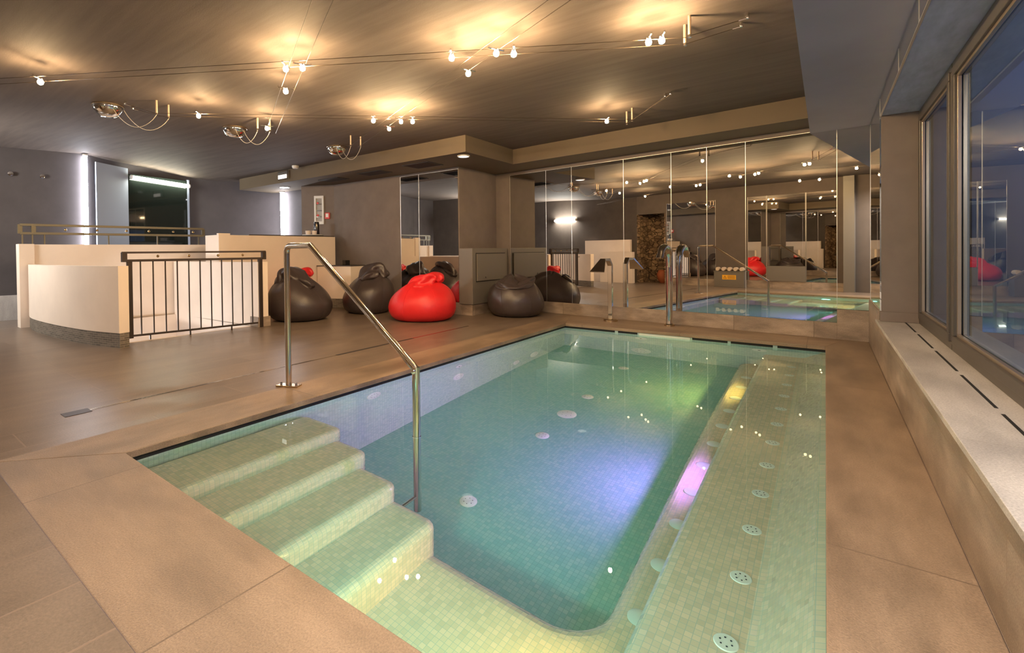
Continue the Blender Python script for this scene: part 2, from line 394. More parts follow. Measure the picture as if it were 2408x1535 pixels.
# ---- floor: rectangles with openings for pool and stairs
def cells(bm, xs, ys, holes, z):
    for i in range(len(xs) - 1):
        for j in range(len(ys) - 1):
            cx, cy = (xs[i] + xs[i + 1]) / 2, (ys[j] + ys[j + 1]) / 2
            if any(h[0] < cx < h[1] and h[2] < cy < h[3] for h in holes): continue
            quad(bm, (xs[i], ys[j], z), (xs[i + 1], ys[j], z), (xs[i + 1], ys[j + 1], z), (xs[i], ys[j + 1], z))
CL, CR, CN, CF = -3.19, .355, .448, 6.40
bm = new()
cells(bm, [-11.2, -8.62, -6.22, CL, CR, .9], [-2.2, CN, 1.95, 3.52, CF, 7.4], [(CL, CR, CN, CF), (-8.62, -6.22, 1.95, 3.52)], 0)
bmesh.ops.remove_doubles(bm, verts=bm.verts, dist=1e-4)
struct('floor', bm, M['floor'])
# far-deck infill between the coping ring and the mirror wall is the coping slab itself (runs to the wall)
def coping(name, poly, m):
    bm = new(); prism(bm, poly, -.036, .0015); return struct(name, bm, m, bevel=.004)
coping('pool_coping_left', [(CL, CN), (PX0, PY0), (PX0, PY1), (CL, CF + .9)], M['coping'])
coping('pool_coping_near', [(CL, CN), (CR, CN), (PX1, PY0), (PX0, PY0)], M['coping_x'])
coping('pool_coping_right', [(PX1, PY0), (CR, CN), (CR, CF + .9), (PX1, PY1)], M['coping'])
coping('pool_coping_far', [(PX0, PY1), (PX1, PY1), (CR, CF + .9), (CL, CF + .9)], M['coping_x'])

# ---- pool basin
OV = .025
bx0, bx1, by0, by1 = PX0 - OV, PX1 + OV * .6, PY0 - OV, PY1 + OV
ZF, ZL, ZST = -1.2, -.92, -.47
pool = bpy.data.objects.new('pool_basin', None); COL.objects.link(pool); pool['kind'] = 'structure'
bm = new()
for a, b_, c, d in (((bx0, by0), (bx0, by1), 0, 0), ((bx0, by1), (bx1, by1), 0, 0), ((bx1, by1), (bx1, by0), 0, 0), ((bx1, by0), (bx0, by0), 0, 0)):
    quad(bm, (*a, ZF), (*b_, ZF), (*b_, -.036), (*a, -.036))
bmesh.ops.remove_doubles(bm, verts=bm.verts, dist=1e-4)
obj('basin_wall', bm, M['mosaic_wall'], pool)
bm = new(); quad(bm, (bx0, by0, ZF), (bx1, by0, ZF), (bx1, by1, ZF), (bx0, by1, ZF)); obj('basin_floor', bm, M['mosaic_aqua'], pool)
# overflow slots under the coping (left and far sides)
bm = new()
quad(bm, (bx0 + .004, by0, -.066), (bx0 + .004, by1, -.066), (bx0 + .004, by1, -.036), (bx0 + .004, by0, -.036))
for xa, xb in ((bx0, -2.12), (-2.08, -1.84), (-1.22, -.86), (-.83, -.44), (-.40, bx1)):
    quad(bm, (xa, by1 - .004, -.066), (xb, by1 - .004, -.066), (xb, by1 - .004, -.036), (xa, by1 - .004, -.036))
obj('overflow_slot', bm, M['black'], pool)
bm = new(); box(bm, -1.82, -1.24, by1 - .012, by1, -.075, -.037); obj('slot_cover', bm, M['slotpale'], pool)
# seat with sloping back along the right side
prof = [(bx1 - .004, -.09), (-.03, -.12), (-.16, -.43), (-.18, -.46), (-.205, -.47), (-.475, -.47), (-.505, -.478), (-.52, -.505), (-.52, ZL)]
bm = new()
for i in range(len(prof) - 1):
    (xa, za), (xb, zb) = prof[i], prof[i + 1]
    quad(bm, (xa, by0, za), (xa, by1, za), (xb, by1, zb), (xb, by0, zb))
bmesh.ops.remove_doubles(bm, verts=bm.verts, dist=1e-5)
obj('underwater_seat', bm, M['mosaic'], pool)
# foot ledge: along the seat and round the near end
def arc(cx, cy, r, a0, a1, n=8): return [(cx + r * math.cos(math.radians(a0 + (a1 - a0) * i / n)), cy + r * math.sin(math.radians(a0 + (a1 - a0) * i / n))) for i in range(n + 1)]
LX, LY = -.735, 1.85
poly = [(-1.75, by0), (-.50, by0), (-.50, by1), (LX, by1)] + arc(LX - .2, LY + .2, .2, 0, -90) + [(-1.75, LY)]
bm = new(); prism(bm, poly, ZF - .02, ZL); obj('foot_ledge', bm, M['mosaic'], pool, bevel=.10, bseg=6)
# four steps
nose = [(-2.40, 1.975, -.20), (-2.13, 1.94, -.36), (-1.84, 1.89, -.52), (-1.545, 1.87, -.685)]
px = bx0
for xn, ye, z in nose:
    bm = new(); prism(bm, [(px, by0), (xn, by0)] + arc(xn - .07, ye - .07, .07, 0, 90, 6) + [(px, ye)], ZF, z)
    obj('pool_step', bm, M['mosaic'], pool, bevel=.055, bseg=5); px = xn - .13
# water
bm = new(); quad(bm, (bx0 + .001, by0 + .001, -.062), (bx1 - .001, by0 + .001, -.062), (bx1 - .001, by1 - .001, -.062), (bx0 + .001, by1 - .001, -.062))
w = obj('pool_water', bm, M['water'], fixn=False); tag(w, 'clear still water filling the mosaic pool', 'water', kind='stuff')

# ---- jets and lamps in the pool
def disc(name, label, c, ax, r, cat='pool fitting', group=None, holes=6, hr=.0032, dark=None):
    t = thing(name, label, cat, c, group); ax = Vector(ax).normalized(); c = Vector(c)
    bm = new(); lathe(bm, c, [(r, -.004), (r, .0015), (r * .93, .004), (0, .005)], 24, ax); obj('cover', bm, M['jet'], t, smooth=True)
    a = ax.orthogonal().normalized(); b = ax.cross(a); h0 = None
    for i in range(holes):
        q = (a * math.cos(2 * PI * i / holes) + b * math.sin(2 * PI * i / holes)) * r * (.5 if holes > 1 else 0)
        if h0 is None:
            bm = new(); lathe(bm, c + q, [(hr, .0045), (hr, .0056), (0, .0056)], 8, ax); h0 = obj('hole', bm, M['jetdark'], t); q0 = q
        else:
            h = h0.copy(); COL.objects.link(h); h.location = q - q0
    return t
fl_lab = ['small round floor inlet nearest the pool steps', 'small round floor inlet in the purple glow', 'large round drain cover in the middle of the pool floor',
          'small round floor inlet just beyond the large drain cover', 'small round floor inlet farthest along the pool floor']
for (x, y, r), lb in zip([(-1.79, 2.46, .057), (-1.79, 3.48, .055), (-1.795, 3.955, .085), (-1.796, 4.43, .056), (-1.80, 5.49, .056)], fl_lab):
    disc('floor_inlet', lb, (x, y, ZF), (0, 0, 1), r, 'pool drain', 'round fittings on the pool floor')
wl = ['upper wall jet with one dark hole on the left pool wall', 'lower wall jet below the one-hole jet on the left pool wall', 'wall jet nearest the steps on the left pool wall',
      'smaller wall jet near the far corner of the left pool wall', 'last wall jet before the far corner of the left pool wall']
for (y, z, r, h), lb in zip([(3.73, -.30, .05, 1), (3.722, -.634, .085, 8), (2.608, -.295, .075, 8), (4.83, -.99, .07, 8), (5.27, -.98, .10, 8)], wl):
    disc('wall_jet', lb, (bx0 + .001, y, z), (1, 0, 0), r, 'pool jet', 'round jets in the left pool wall', holes=h, hr=.012 if h == 1 else .004)
for (x, z, r), lb in zip([(-1.80, -.985, .12), (-1.80, -.30, .07), (-.562, -.293, .07)],
                         ['large grille disc low on the far pool wall', 'small jet high on the far pool wall under the slot cover', 'small jet on the far pool wall near the right corner']):
    disc('wall_jet', lb, (x, by1 - .001, z), (0, -1, 0), r, 'pool jet', 'round jets in the far pool wall', holes=8 if r > .1 else 1, hr=.006 if r > .1 else .014)
j0 = disc('seat_jet', 'flat round air jet set in the underwater seat', (-.257, 1.065, ZST), (0, 0, 1), .037, 'pool jet', 'air jets along the underwater seat')
ORD = ['farthest', 'second', 'third', 'fourth', 'fifth', 'sixth', 'seventh', 'eighth', 'ninth', 'tenth', 'eleventh', 'twelfth', 'thirteenth', 'last']
def olab(what, n, k): return f'{what}, ' + (ORD[0] + ' from the camera' if k == 0 else f'{ORD[k]} from the far end')
j0['label'] = olab('flat round air jet in the underwater seat', 14, 13).replace('last from the far end', 'nearest the camera')
for k in range(1, 14): dup(j0, (-.257, 1.065 + .354 * k, ZST), None, olab('flat round air jet in the underwater seat', 14, 13 - k))
j1 = disc('ledge_jet', 'round air jet on the foot ledge under the seat', (-.615, 1.35, ZL), (0, 0, 1), .045, 'pool jet', 'air jets along the foot ledge', holes=0)
j1['label'] = 'plain round air jet on the foot ledge, nearest the camera'
for k in range(1, 13): dup(j1, (-.615, 1.35 + .346 * k, ZL), None, olab('plain round air jet on the foot ledge', 13, 12 - k))
def uwlamp(label, c, ax, m, r=.05, hood=.012):
    t = thing('underwater_lamp', label, 'pool lamp', c, 'underwater lamps'); ax = Vector(ax)
    bm = new(); lathe(bm, c, [(r * 1.2, 0), (r * 1.2, hood), (r * 1.03, hood + .004), (r * 1.03, .001)], 28, ax, caps=False); obj('bezel', bm, M['frame'], t, smooth=True)
    bm = new(); lathe(bm, Vector(c) + ax * .002, [(r, 0), (0, .001)], 16, ax, caps=False); o = obj('lens', bm, m, t, uv=False, fixn=False)
    return t
uwlamp('glowing yellow lamp in the seat riser at the near end', (-.522, 1.45, -.74), (-1, 0, 0), M['uw_yellow_near'])
uwlamp('glowing violet lamp in the seat riser halfway along', (-.522, 3.22, -.74), (-1, 0, 0), M['uw_violet'])
uwlamp('glowing yellow lamp in the seat riser at the far end', (-.522, 4.97, -.74), (-1, 0, 0), M['uw_yellow'])
uwlamp('unseen aqua fill lamp added in the near wall of the pool', (-1.15, by0 + .002, -.28), (0, 1, 0), M['uw_fill_aqua'], .075, .008)
uwlamp('unseen warm white fill lamp added in the near pool wall above the seat', (-.35, by0 + .002, -.30), (0, 1, 0), M['uw_fill_warm'], .075, .008)

# ------------------------------------------------------------------ ceiling, soffits
def ss(a, b, x): t = min(1, max(0, (x - a) / (b - a))); return t * t * (3 - 2 * t)
bm = new(); nx, ny = 36, 24; g = []
for i in range(nx + 1):
    r = []
    for j in range(ny + 1):
        x = -11.2 + 12.1 * i / nx; y = -2.2 + 9.6 * j / ny
        z = ZC + .15 * ss(-6.2, -9.5, x) * ss(5.0, 3.4, y)
        r.append(bm.verts.new((x, y, z)))
    g.append(r)
for i in range(nx):
    for j in range(ny): bm.faces.new((g[i][j], g[i][j + 1], g[i + 1][j + 1], g[i + 1][j]))
struct('ceiling', bm, M['ceil'], smooth=2)
bm = new(); prism(bm, [(-9.6, 5.22), (-3.78, 5.22), (-3.78, 6.46), (.9, 6.13), (.9, 7.4), (-9.6, 7.4)], ZS, 2.62); struct('trim_1', bm, M['soffit'])
bm = new(); box(bm, -.13, .9, -2.2, 7.4, 2.262, 2.62); struct('trim_2', bm, M['slate'])

# ------------------------------------------------------------------ back wall (mirror wall)
bm = new()
a = mpt(5.4, .015); b_ = mpt(.15, .015); c = mpt(.15, .2); d = mpt(5.4, .2)
prism(bm, [tuple(a), tuple(b_), tuple(c), tuple(d)], 0, 2.6); struct('wall_back', bm, M['wall'])
bm = new()
prism(bm, [tuple(mpt(4.95, .014)), tuple(mpt(.556, .014)), tuple(mpt(.556, -.012)), tuple(mpt(4.95, -.012))], 0.0015, .178)
struct('baseboard_back', bm, M['base'], bevel=.002)
bm = new(); prism(bm, [tuple(mpt(.556, .014)), tuple(mpt(.27, .014)), tuple(mpt(.27, -.014)), tuple(mpt(.556, -.014))], 0.0015, .326)
struct('baseboard_back_corner', bm, M['base'], bevel=.002)
seams = [4.90, 4.19, 3.735, 2.918, 2.270, 1.838, 1.413, .556, .285]
ml = ['tall wall mirror panel beside the grey cabinet, leftmost on the pool wall', 'narrow tall mirror panel second from the grey cabinet', 'tall mirror panel behind the flat waterfall spout',
      'tall mirror panel between the two water spouts', 'narrow mirror panel just right of the gooseneck spout', 'narrow mirror panel in the middle of the pool wall',
      'widest mirror panel showing the violet reflection near the right corner', 'short narrow mirror panel above the raised stone block in the corner']
for i in range(8):
    s0, s1 = seams[i], seams[i + 1]; z0 = .18 if i < 7 else .33; z1 = 2.272
    t = thing('mirror_panel', ml[i], 'mirror', (*mpt((s0 + s1) / 2), z0), 'mirror panels on the pool wall')
    bm = new(); e = .002
    prism(bm, [tuple(mpt(s0 - e, .012)), tuple(mpt(s1 + e, .012)), tuple(mpt(s1 + e)), tuple(mpt(s0 - e))], z0, z1)
    obj('mirror_glass', bm, M['mirror'], t)
    bm = new()
    prism(bm, [tuple(mpt(s0 + e, .013)), tuple(mpt(s0 - e, .013)), tuple(mpt(s0 - e, -.001)), tuple(mpt(s0 + e, -.001))], z0, z1)
    prism(bm, [tuple(mpt(s0, .013)), tuple(mpt(s1, .013)), tuple(mpt(s1, -.001)), tuple(mpt(s0, -.001))], z1, z1 + .003)
    obj('polished_edge', bm, M['mirroredge'], t)

# ------------------------------------------------------------------ W1: wall parallel to X with a mirror, pier, hatch cabinet
bm = new(); box(bm, -7.6, -4.53, 6.07, 7.3, 0, 2.6); struct('wall_left_back', bm, M['wall'])
bm = new(); box(bm, -7.6, -4.50, 6.055, 6.069, 0.001, .19); box(bm, -4.529, -4.29, 6.062, 7.09, 0.001, .17); struct('baseboard_left_back', bm, M['base'])
for i, (xa, xb, lb) in enumerate([(-5.79, -5.372, 'narrow mirror panel at the left on the wall behind the bean bags'), (-5.366, -4.54, 'wide mirror panel behind the front red bean bag')]):
    t = thing('mirror_panel', lb, 'mirror', ((xa + xb) / 2, 6.06, .2), 'mirror panels behind the bean bags')
    bm = new(); box(bm, xa + .003, xb - .003, 6.058, 6.069, .195, 2.292); obj('mirror_glass', bm, M['mirror'], t)
    bm = new(); box(bm, xa - .003, xa + .003, 6.056, 6.069, .195, 2.292); box(bm, xa, xb, 6.057, 6.069, 2.292, 2.297); obj('polished_edge', bm, M['mirroredge'], t)
t = thing('wall_cabinet', 'low grey boxed-in cabinet with a hatch door at the pier beside the mirrors', 'cabinet', (-4.4, 6.5, .17))
bm = new(); box(bm, -4.529, -4.27, 6.045, 7.075, .171, 1.045); obj('body', bm, M['panel'], t, bevel=.006)
bm = new(); box(bm, -4.27, -4.246, 6.15, 6.99, .53, .955); h = obj('hatch_door', bm, M['panel'], t, bevel=.004); bm = new(); box(bm, -4.27, -4.268, 6.135, 7.005, .515, .97); obj('hatch_gap', bm, M['darkgrille'], t)
bm = new(); lathe(bm, (-4.246, 6.36, .585), [(.012, 0), (.012, .01), (.006, .014), (0, .015)], 12, (1, 0, 0)); k = obj('knob', bm, M['chrome'], h, smooth=True)

# ------------------------------------------------------------------ end walls (left)
EW = [(-10.4, -2.0), (-10.4, .6), (-10.09, 1.6), (-9.79, 2.6)]
bm = new(); strip_wall(bm, EW, .15, 0, 2.9); struct('wall_left', bm, M['wallend'])
ew2 = [tuple(p) for p in catmull([(-9.79, 2.6), (-10.25, 3.35), (-10.35, 4.5), (-9.95, 5.5), (-9.55, 6.0), (-9.2, 6.03), (-8.5, 6.04), (-8.1, 6.05)], 5)]
bm = new(); strip_wall(bm, ew2, .15, 0, 2.9); struct('wall_end', bm, M['wallend'], smooth=1)
bm = new(); strip_wall(bm, [(-8.22, 5.755), (-7.6, 6.07)], .12, 0, 2.6); struct('wall_pier', bm, M['wall'])
bm = new(); strip_wall(bm, [(-10.38, .6), (-10.07, 1.6), (-9.78, 2.58)], .02, 0, .39); struct('baseboard_left', bm, M['sill'])

# ------------------------------------------------------------------ right wall with the window
bm = new(); box(bm, .357, .95, -.4, 5.62, -.02, .334); box(bm, .357, .95, 5.62, 7.2, -.02, .442); struct('wall_right_low', bm, M['lowwall'], bevel=.002)
bm = new(); box(bm, .38, .61, 5.52, 7.2, .443, 2.3); box(bm, .37, .61, 5.50, 5.62, .362, .443); struct('wall_right_pier', bm, M['wall'])
bm = new(); box(bm, .38, .95, -.4, 5.52, 2.112, 2.3); struct('wall_right_lintel', bm, M['lintel'])
sill = new(); box(sill, .347, .612, -.4, 5.64, .335, .36); so = struct('window_sill', sill, M['sill'], bevel=.002)
bm = new(); y = 5.55
for ya, yb in ((5.55, 4.94), (4.83, 4.22), (4.12, 3.515), (3.42, 2.80), (2.713, 2.10), (2.0, 1.4), (1.3, .7)): box(bm, .522, .533, yb, ya, .36, .3612)
obj('vent_slot', bm, M['black'], so)
def mir_x(name, label, ya, yb, z0, z1, group):
    t = thing(name, label, 'mirror', (.375, (ya + yb) / 2, z0), group)
    bm = new(); box(bm, .370, .3795, ya + .003, yb - .003, z0, z1); obj('mirror_glass', bm, M['mirror'], t)
    bm = new(); box(bm, .368, .379, yb - .003, yb + .003, z0, z1); box(bm, .368, .379, ya, yb, z0 - .005, z0); obj('polished_edge', bm, M['mirroredge'], t)
mir_x('mirror_panel', 'tall sliver of mirror on the window wall at the corner', 5.54, 6.63, .45, 2.258, 'mirrors on the window wall')
yy = [5.52, 4.2, 3.35, 2.5, 1.65, .8, -.3]
for i in range(6): mir_x('mirror_panel', ['mirror strip above the window, nearest the corner', 'mirror strip above the window, second from the corner', 'mirror strip above the window, third from the corner',
                         'mirror strip above the big pane, fourth from the corner', 'mirror strip above the big pane, fifth from the corner', 'mirror strip above the window, farthest from the corner'][i], yy[i + 1], yy[i], 2.112, 2.258, 'mirror strips above the window')
def window(name, ya, yb):
    o = bpy.data.objects.new(name, None); COL.objects.link(o); o.location = (.62, (ya + yb) / 2, .37); o['kind'] = 'structure'
    def ring(nm, x0, x1, w, y0, y1, z0, z1, m, bev=.004):
        bm = new()
        box(bm, x0, x1, y0, y1, z0, z0 + w); box(bm, x0, x1, y0, y1, z1 - w, z1); box(bm, x0, x1, y0, y0 + w, z0 + w, z1 - w); box(bm, x0, x1, y1 - w, y1, z0 + w, z1 - w)
        return obj(nm, bm, m, o, bevel=bev)
    ring('outer_frame', .607, .69, .052, ya, yb, .361, 2.108, M['frame'])
    ring('sash', .598, .66, .055, ya + .045, yb - .045, .405, 2.065, M['frame'])
    ring('glazing_bead', .612, .63, .018, ya + .098, yb - .098, .458, 2.012, M['framelight'], .002)
    ring('outer_bead', .603, .609, .010, ya + .052, yb - .052, .412, 2.058, M['framelight'], .001)
    bm = new(); box(bm, .632, .642, ya + .10, yb - .10, .46, 2.01); obj('glass_pane', bm, M['glass'], o)
    bm = new(); box(bm, .648, .668, ya + .10, yb - .10, .46, .475); box(bm, .648, .668, yb - .118, yb - .10, .475, 2.0); obj('spacer', bm, M['white'], o)
window('window_1', 4.20, 5.505); window('window_2', -.38, 4.19)
bm = new(); box(bm, .70, 1.25, 5.50, 5.65, .0, 2.4); box(bm, .70, 1.25, -.6, 5.65, .30, .36); struct('exterior_reveal', bm, M['palewhite'])
bm = new(); box(bm, 1.6, 1.75, -2, 9, 0, 1.3); struct('exterior_wall', bm, M['slate'])

# ------------------------------------------------------------------ near wall (behind the camera, seen in the mirrors)
YN = -.35
bm = new(); box(bm, -5.05, .95, YN - .15, YN, 0, 2.6); struct('wall_near', bm, M['wallnear'])
bm = new(); box(bm, -10.5, -5.9, YN - .15, YN, 0, 2.9); struct('wall_near_left', bm, M['walldark'])
bm = new(); box(bm, -5.95, -5.88, -1.2, YN - .001, 0, 2.6); box(bm, -5.08, -5.05, -1.2, YN - .001, 0, 2.6); struct('wall_niche_side', bm, M['stonerubble'])
bm = new(); box(bm, -5.9, -5.05, YN - .15, YN, 2.02, 2.6); struct('wall_near_head', bm, M['wallnear'])
bm = new(); box(bm, -5.05, -1.0, YN, YN + .014, .001, .19); struct('baseboard_near', bm, M['base'])
bm = new(); prism(bm, [(-6.95, -.20), (-5.90, -.20), (-5.90, -.06), (-6.95, -.04)], 0, .92); struct('wall_near_low', bm, M['cream'])
bm = new(); prism(bm, [(-7.6, -.32), (-6.05, -.32), (-6.05, -.22), (-7.6, -.22)], 0, 1.29); struct('wall_near_parapet', bm, M['cream'])
# rubble niche
bm = new(); rng = random.Random(3); g = []
for i in range(25):
    r = []
    for j in range(41):
        r.append(bm.verts.new((-6.15 + 1.4 * i / 24, -1.05 + rng.uniform(-.05, .09), -.02 + 2.3 * j / 40)))
    g.append(r)
for i in range(24):
    for j in range(40): bm.faces.new((g[i][j], g[i + 1][j], g[i + 1][j + 1], g[i][j + 1]))
struct('wall_rubble_niche', bm, M['stonerubble'], smooth=2)
bm = new(); lathe(bm, (-5.28, -.72, .003), [(.10, 0), (.17, .12), (.19, .26), (.14, .36), (.11, .38)], 20)
tag(obj('terracotta_pot', bm, M['terracotta'], smooth=True), 'terracotta pot on the floor of the rubble niche, seen in the mirror', 'pot')
nm = ['wide mirror on the near wall, seen reflected beside the rubble niche', 'narrow mirror on the near wall beside the towel console', 'mirror on the near wall above the long grey panel', 'mirror on the near wall right of the grey panel']
for (xa, xb, z0), lb in zip([(-5.0, -3.72, .195), (-2.96, -2.56, .195), (-2.54, -1.77, .56), (-1.75, -1.19, .195)], nm):
    t = thing('mirror_panel', lb, 'mirror', ((xa + xb) / 2, YN + .006, z0), 'mirrors on the near wall')
    bm = new(); box(bm, xa, xb, YN + .001, YN + .012, z0, 2.27); obj('mirror_glass', bm, M['mirror'], t)
    bm = new(); box(bm, xa - .005, xa, YN + .001, YN + .013, z0, 2.27); obj('polished_edge', bm, M['mirroredge'], t)
    bm = new(); box(bm, xb, xb + .005, YN + .001, YN + .013, z0, 2.27); obj('polished_edge', bm, M['mirroredge'], t)
t = thing('towel_console', 'dark console with a yellow warning sign, seen in the pool mirror', 'console', (-3.33, YN + .12, .19))
bm = new(); box(bm, -3.69, -2.99, YN + .015, YN + .20, .002, .40); obj('body', bm, M['panel'], t, bevel=.004)
bm = new(); box(bm, -3.70, -2.98, YN + .015, YN + .21, .40, .415); obj('top', bm, M['panel'], t)
t = tag(obj('warning_sign', (lambda b: (box(b, -3.49, -3.17, YN + .201, YN + .205, .20, .315), b)[1])(new()), M['yellow']), 'yellow warning sign with a triangle on the towel console', 'sign')
bm = new()
for k in range(6): box(bm, -3.36 - .003 * (k % 2), -3.19, YN + .2055, YN + .206, .292 - .015 * k, .297 - .015 * k)
obj('text_lines', bm, M['ink'], t)
bm = new(); q = YN + .206
for a_, b2 in (((-3.465, .225), (-3.385, .225)), ((-3.385, .225), (-3.425, .292)), ((-3.425, .292), (-3.465, .225))): bar(bm, (a_[0], q, a_[1]), (b2[0], q, b2[1]), .006, .001, (0, 1, 0))
bar(bm, (-3.425, q, .245), (-3.425, q, .272), .007, .001, (0, 1, 0)); bar(bm, (-3.425, q, .233), (-3.425, q, .239), .007, .001, (0, 1, 0))
obj('triangle_symbol', bm, M['ink'], t)
towel0 = None
tl = ['rolled cream towel at the left end of the console', 'rolled cream towel second from the left on the console', 'rolled cream towel in the middle of the console', 'rolled cream towel second from the right on the console', 'rolled cream towel at the right end of the console']
for k in range(5):
    if towel0 is None:
        bm = new(); pts = [(-3.62, YN + .03 + .02 * i, .415 + .048) for i in range(8)]
        tube(bm, pts, [.045, .05, .051, .05, .051, .05, .051, .045], 16)
        o = towel0 = obj('rolled_towel', bm, M['towel'], smooth=True); o.location = (0, 0, 0)
    else:
        o = towel0.copy(); COL.objects.link(o); o.location = (.14 * k, 0, 0)
    tag(o, tl[k], 'towel', 'rolled towels on the console')
bm = new(); box(bm, -1.06, -.87, YN, YN + .12, 0.002, 2.55); struct('wall_near_column', bm, M['panel'])
bm = new(); box(bm, -2.55, -1.76, YN + .013, YN + .03, .19, .555); struct('trim_3', bm, M['panel'])

# ------------------------------------------------------------------ stairwell
cw = [(-8.78, 1.66), (-8.5, 1.625), (-8.144, 1.612), (-7.511, 1.632), (-6.959, 1.675), (-6.464, 1.741), (-5.957, 1.863)]
cw = [tuple(p) for p in catmull(cw, 5)]
st = bpy.data.objects.new('wall_stair_front', None); COL.objects.link(st); st['kind'] = 'structure'
def follow_uv(bm, pts, z0, z1, off):
    """outer face, top and inner face of a curved wall with arc-length UVs"""
    uv = bm.loops.layers.uv.verify(); P = [Vector(p) for p in pts]; s = 0; L = [0]
    for i in range(1, len(P)): s += (P[i] - P[i - 1]).length; L.append(s)
    Q = []
    for i, p in enumerate(P):
        t = (P[min(i + 1, len(P) - 1)] - P[max(i - 1, 0)]).normalized(); Q.append(p + Vector((-t.y, t.x)) * off)
    def f(a, b, u):
        fa = quad(bm, *a)
        for l, w_ in zip(fa.loops, u): l[uv].uv = w_
    for i in range(len(P) - 1):
        f([(*P[i], z0), (*P[i + 1], z0), (*P[i + 1], z1), (*P[i], z1)], 0, [(L[i], z0), (L[i + 1], z0), (L[i + 1], z1), (L[i], z1)])
        f([(*Q[i + 1], z0), (*Q[i], z0), (*Q[i], z1), (*Q[i + 1], z1)], 0, [(L[i + 1], z0), (L[i], z0), (L[i], z1), (L[i + 1], z1)])
        f([(*P[i], z1), (*P[i + 1], z1), (*Q[i + 1], z1), (*Q[i], z1)], 0, [(L[i], 0), (L[i + 1], 0), (L[i + 1], .1), (L[i], .1)])
    for i in (0, -1):
        f([(*P[i], z0), (*Q[i], z0), (*Q[i], z1), (*P[i], z1)], 0, [(0, z0), (.1, z0), (.1, z1), (0, z1)])
bm = new(); follow_uv(bm, cw, .16, .882, .11); obj('plaster', bm, M['cream'], st, uv=False, smooth=1)
bm = new(); follow_uv(bm, [(x, y + .006) for x, y in cw], 0, .16, .10); obj('plinth', bm, M['brick'], st, uv=False, smooth=1)
bm = new(); strip_wall(bm, [(x, y + .03) for x, y in cw[:-3]], .07, -1.5, .16); obj('inner_face', bm, M['cream'], st)
bm = new(); strip_wall(bm, [(-8.86, 1.60), (-8.6, 4.06)], .14, 0, 1.166); box(bm, -9.0, -8.82, 1.575, 1.74, 0, 1.172); struct('wall_stair_block', bm, M['cream'])
bm = new(); strip_wall(bm, [(-8.88, 1.59), (-8.85, 1.75)], .17, 0.001, .36); struct('baseboard_stair_block', bm, M['panel'])
bm = new(); strip_wall(bm, [(-8.6, 3.5), (-7.3, 3.54), (-6.2, 3.55)], .12, -1.5, .882); box(bm, -6.24, -6.06, 3.535, 3.68, .13, .886); struct('wall_stair_back', bm, M['cream'])
bm = new(); box(bm, -6.25, -6.04, 3.52, 3.70, 0.001, .135); struct('baseboard_stair_back', bm, M['base'])
bm = new(); box(bm, -8.62, -8.55, 1.7, 3.6, -1.5, .0); box(bm, -6.28, -6.22, 1.9, 3.6, -1.5, -.001); struct('wall_stair_inner', bm, M['cream'])
bm = new()
for k in range(8): box(bm, -6.3 - .28 * (k + 1), -6.29 - .28 * k, 1.72, 3.52, -1.6, -.175 * (k + 1))
struct('stair_flight', bm, M['sill'])
t = thing('stair_light', 'small white wall light low inside the stairwell', 'light', (-7.3, 1.80, -.2))
bm = new(); box(bm, -7.42, -7.12, 1.77, 1.80, -.26, -.14); obj('housing', bm, M['white'], t)
bm = new(); box(bm, -7.40, -7.14, 1.80, 1.812, -.245, -.155); obj('diffuser', bm, M['stairled'], t)

# railing at the stair opening
A, B = Vector((-6.333, 2.075)), Vector((-6.052, 3.583))
def ab(t, z, e=0.0): p = A.lerp(B, t); return (p.x, p.y, z)
t = thing('stair_railing', 'dark bronze railing with brass balls across the stair opening', 'railing', ab(.5, 0))
bm = new(); bar(bm, ab(-.035, 1.028), ab(1.035, 1.028), .05, .022); obj('top_rail', bm, M['bronze'], t, bevel=.003)
bm = new(); bar(bm, ab(-.035, .935), ab(1.035, .935), .05, .028); obj('middle_rail', bm, M['bronze'], t, bevel=.003)
bm = new(); bar(bm, ab(0, .062), ab(1, .062), .03, .022); obj('bottom_rail', bm, M['bronze'], t, bevel=.003)
for e in (-.02, 1.02):
    bm = new(); bar(bm, ab(e, .92), ab(e, 1.03), .05, .05, (1, 0, 0)); obj('end_cap', bm, M['bronze'], t)
for e in (.012, .988):
    bm = new(); bar(bm, ab(e, .035 if e < .5 else .0), ab(e, .925), .05, .045, (1, 0, 0)); obj('post', bm, M['bronze'], t, bevel=.003)
for k in range(1, 12):
    bm = new(); e = k / 12; bar(bm, ab(e, .06), ab(e, .925), .012, .012, (1, 0, 0)); obj('baluster', bm, M['bronze'], t)
for e in (.2, .42, .64, .84):
    bm = new(); lathe(bm, ab(e, .983), [(0, -.017), (.012, -.012), (.017, 0), (.012, .012), (0, .017)], 14); obj('brass_ball', bm, M['gold'], t, smooth=2)
for e in (.14, .42, .74):
    bm = new(); bar(bm, ab(e, -.03), ab(e, .055), .014, .014, (1, 0, 0)); obj('foot', bm, M['bronze'], t)
bm = new(); bar(bm, ab(-.1, .81), ab(0, .81), .014, .014); obj('wall_bracket', bm, M['bronze'], t)

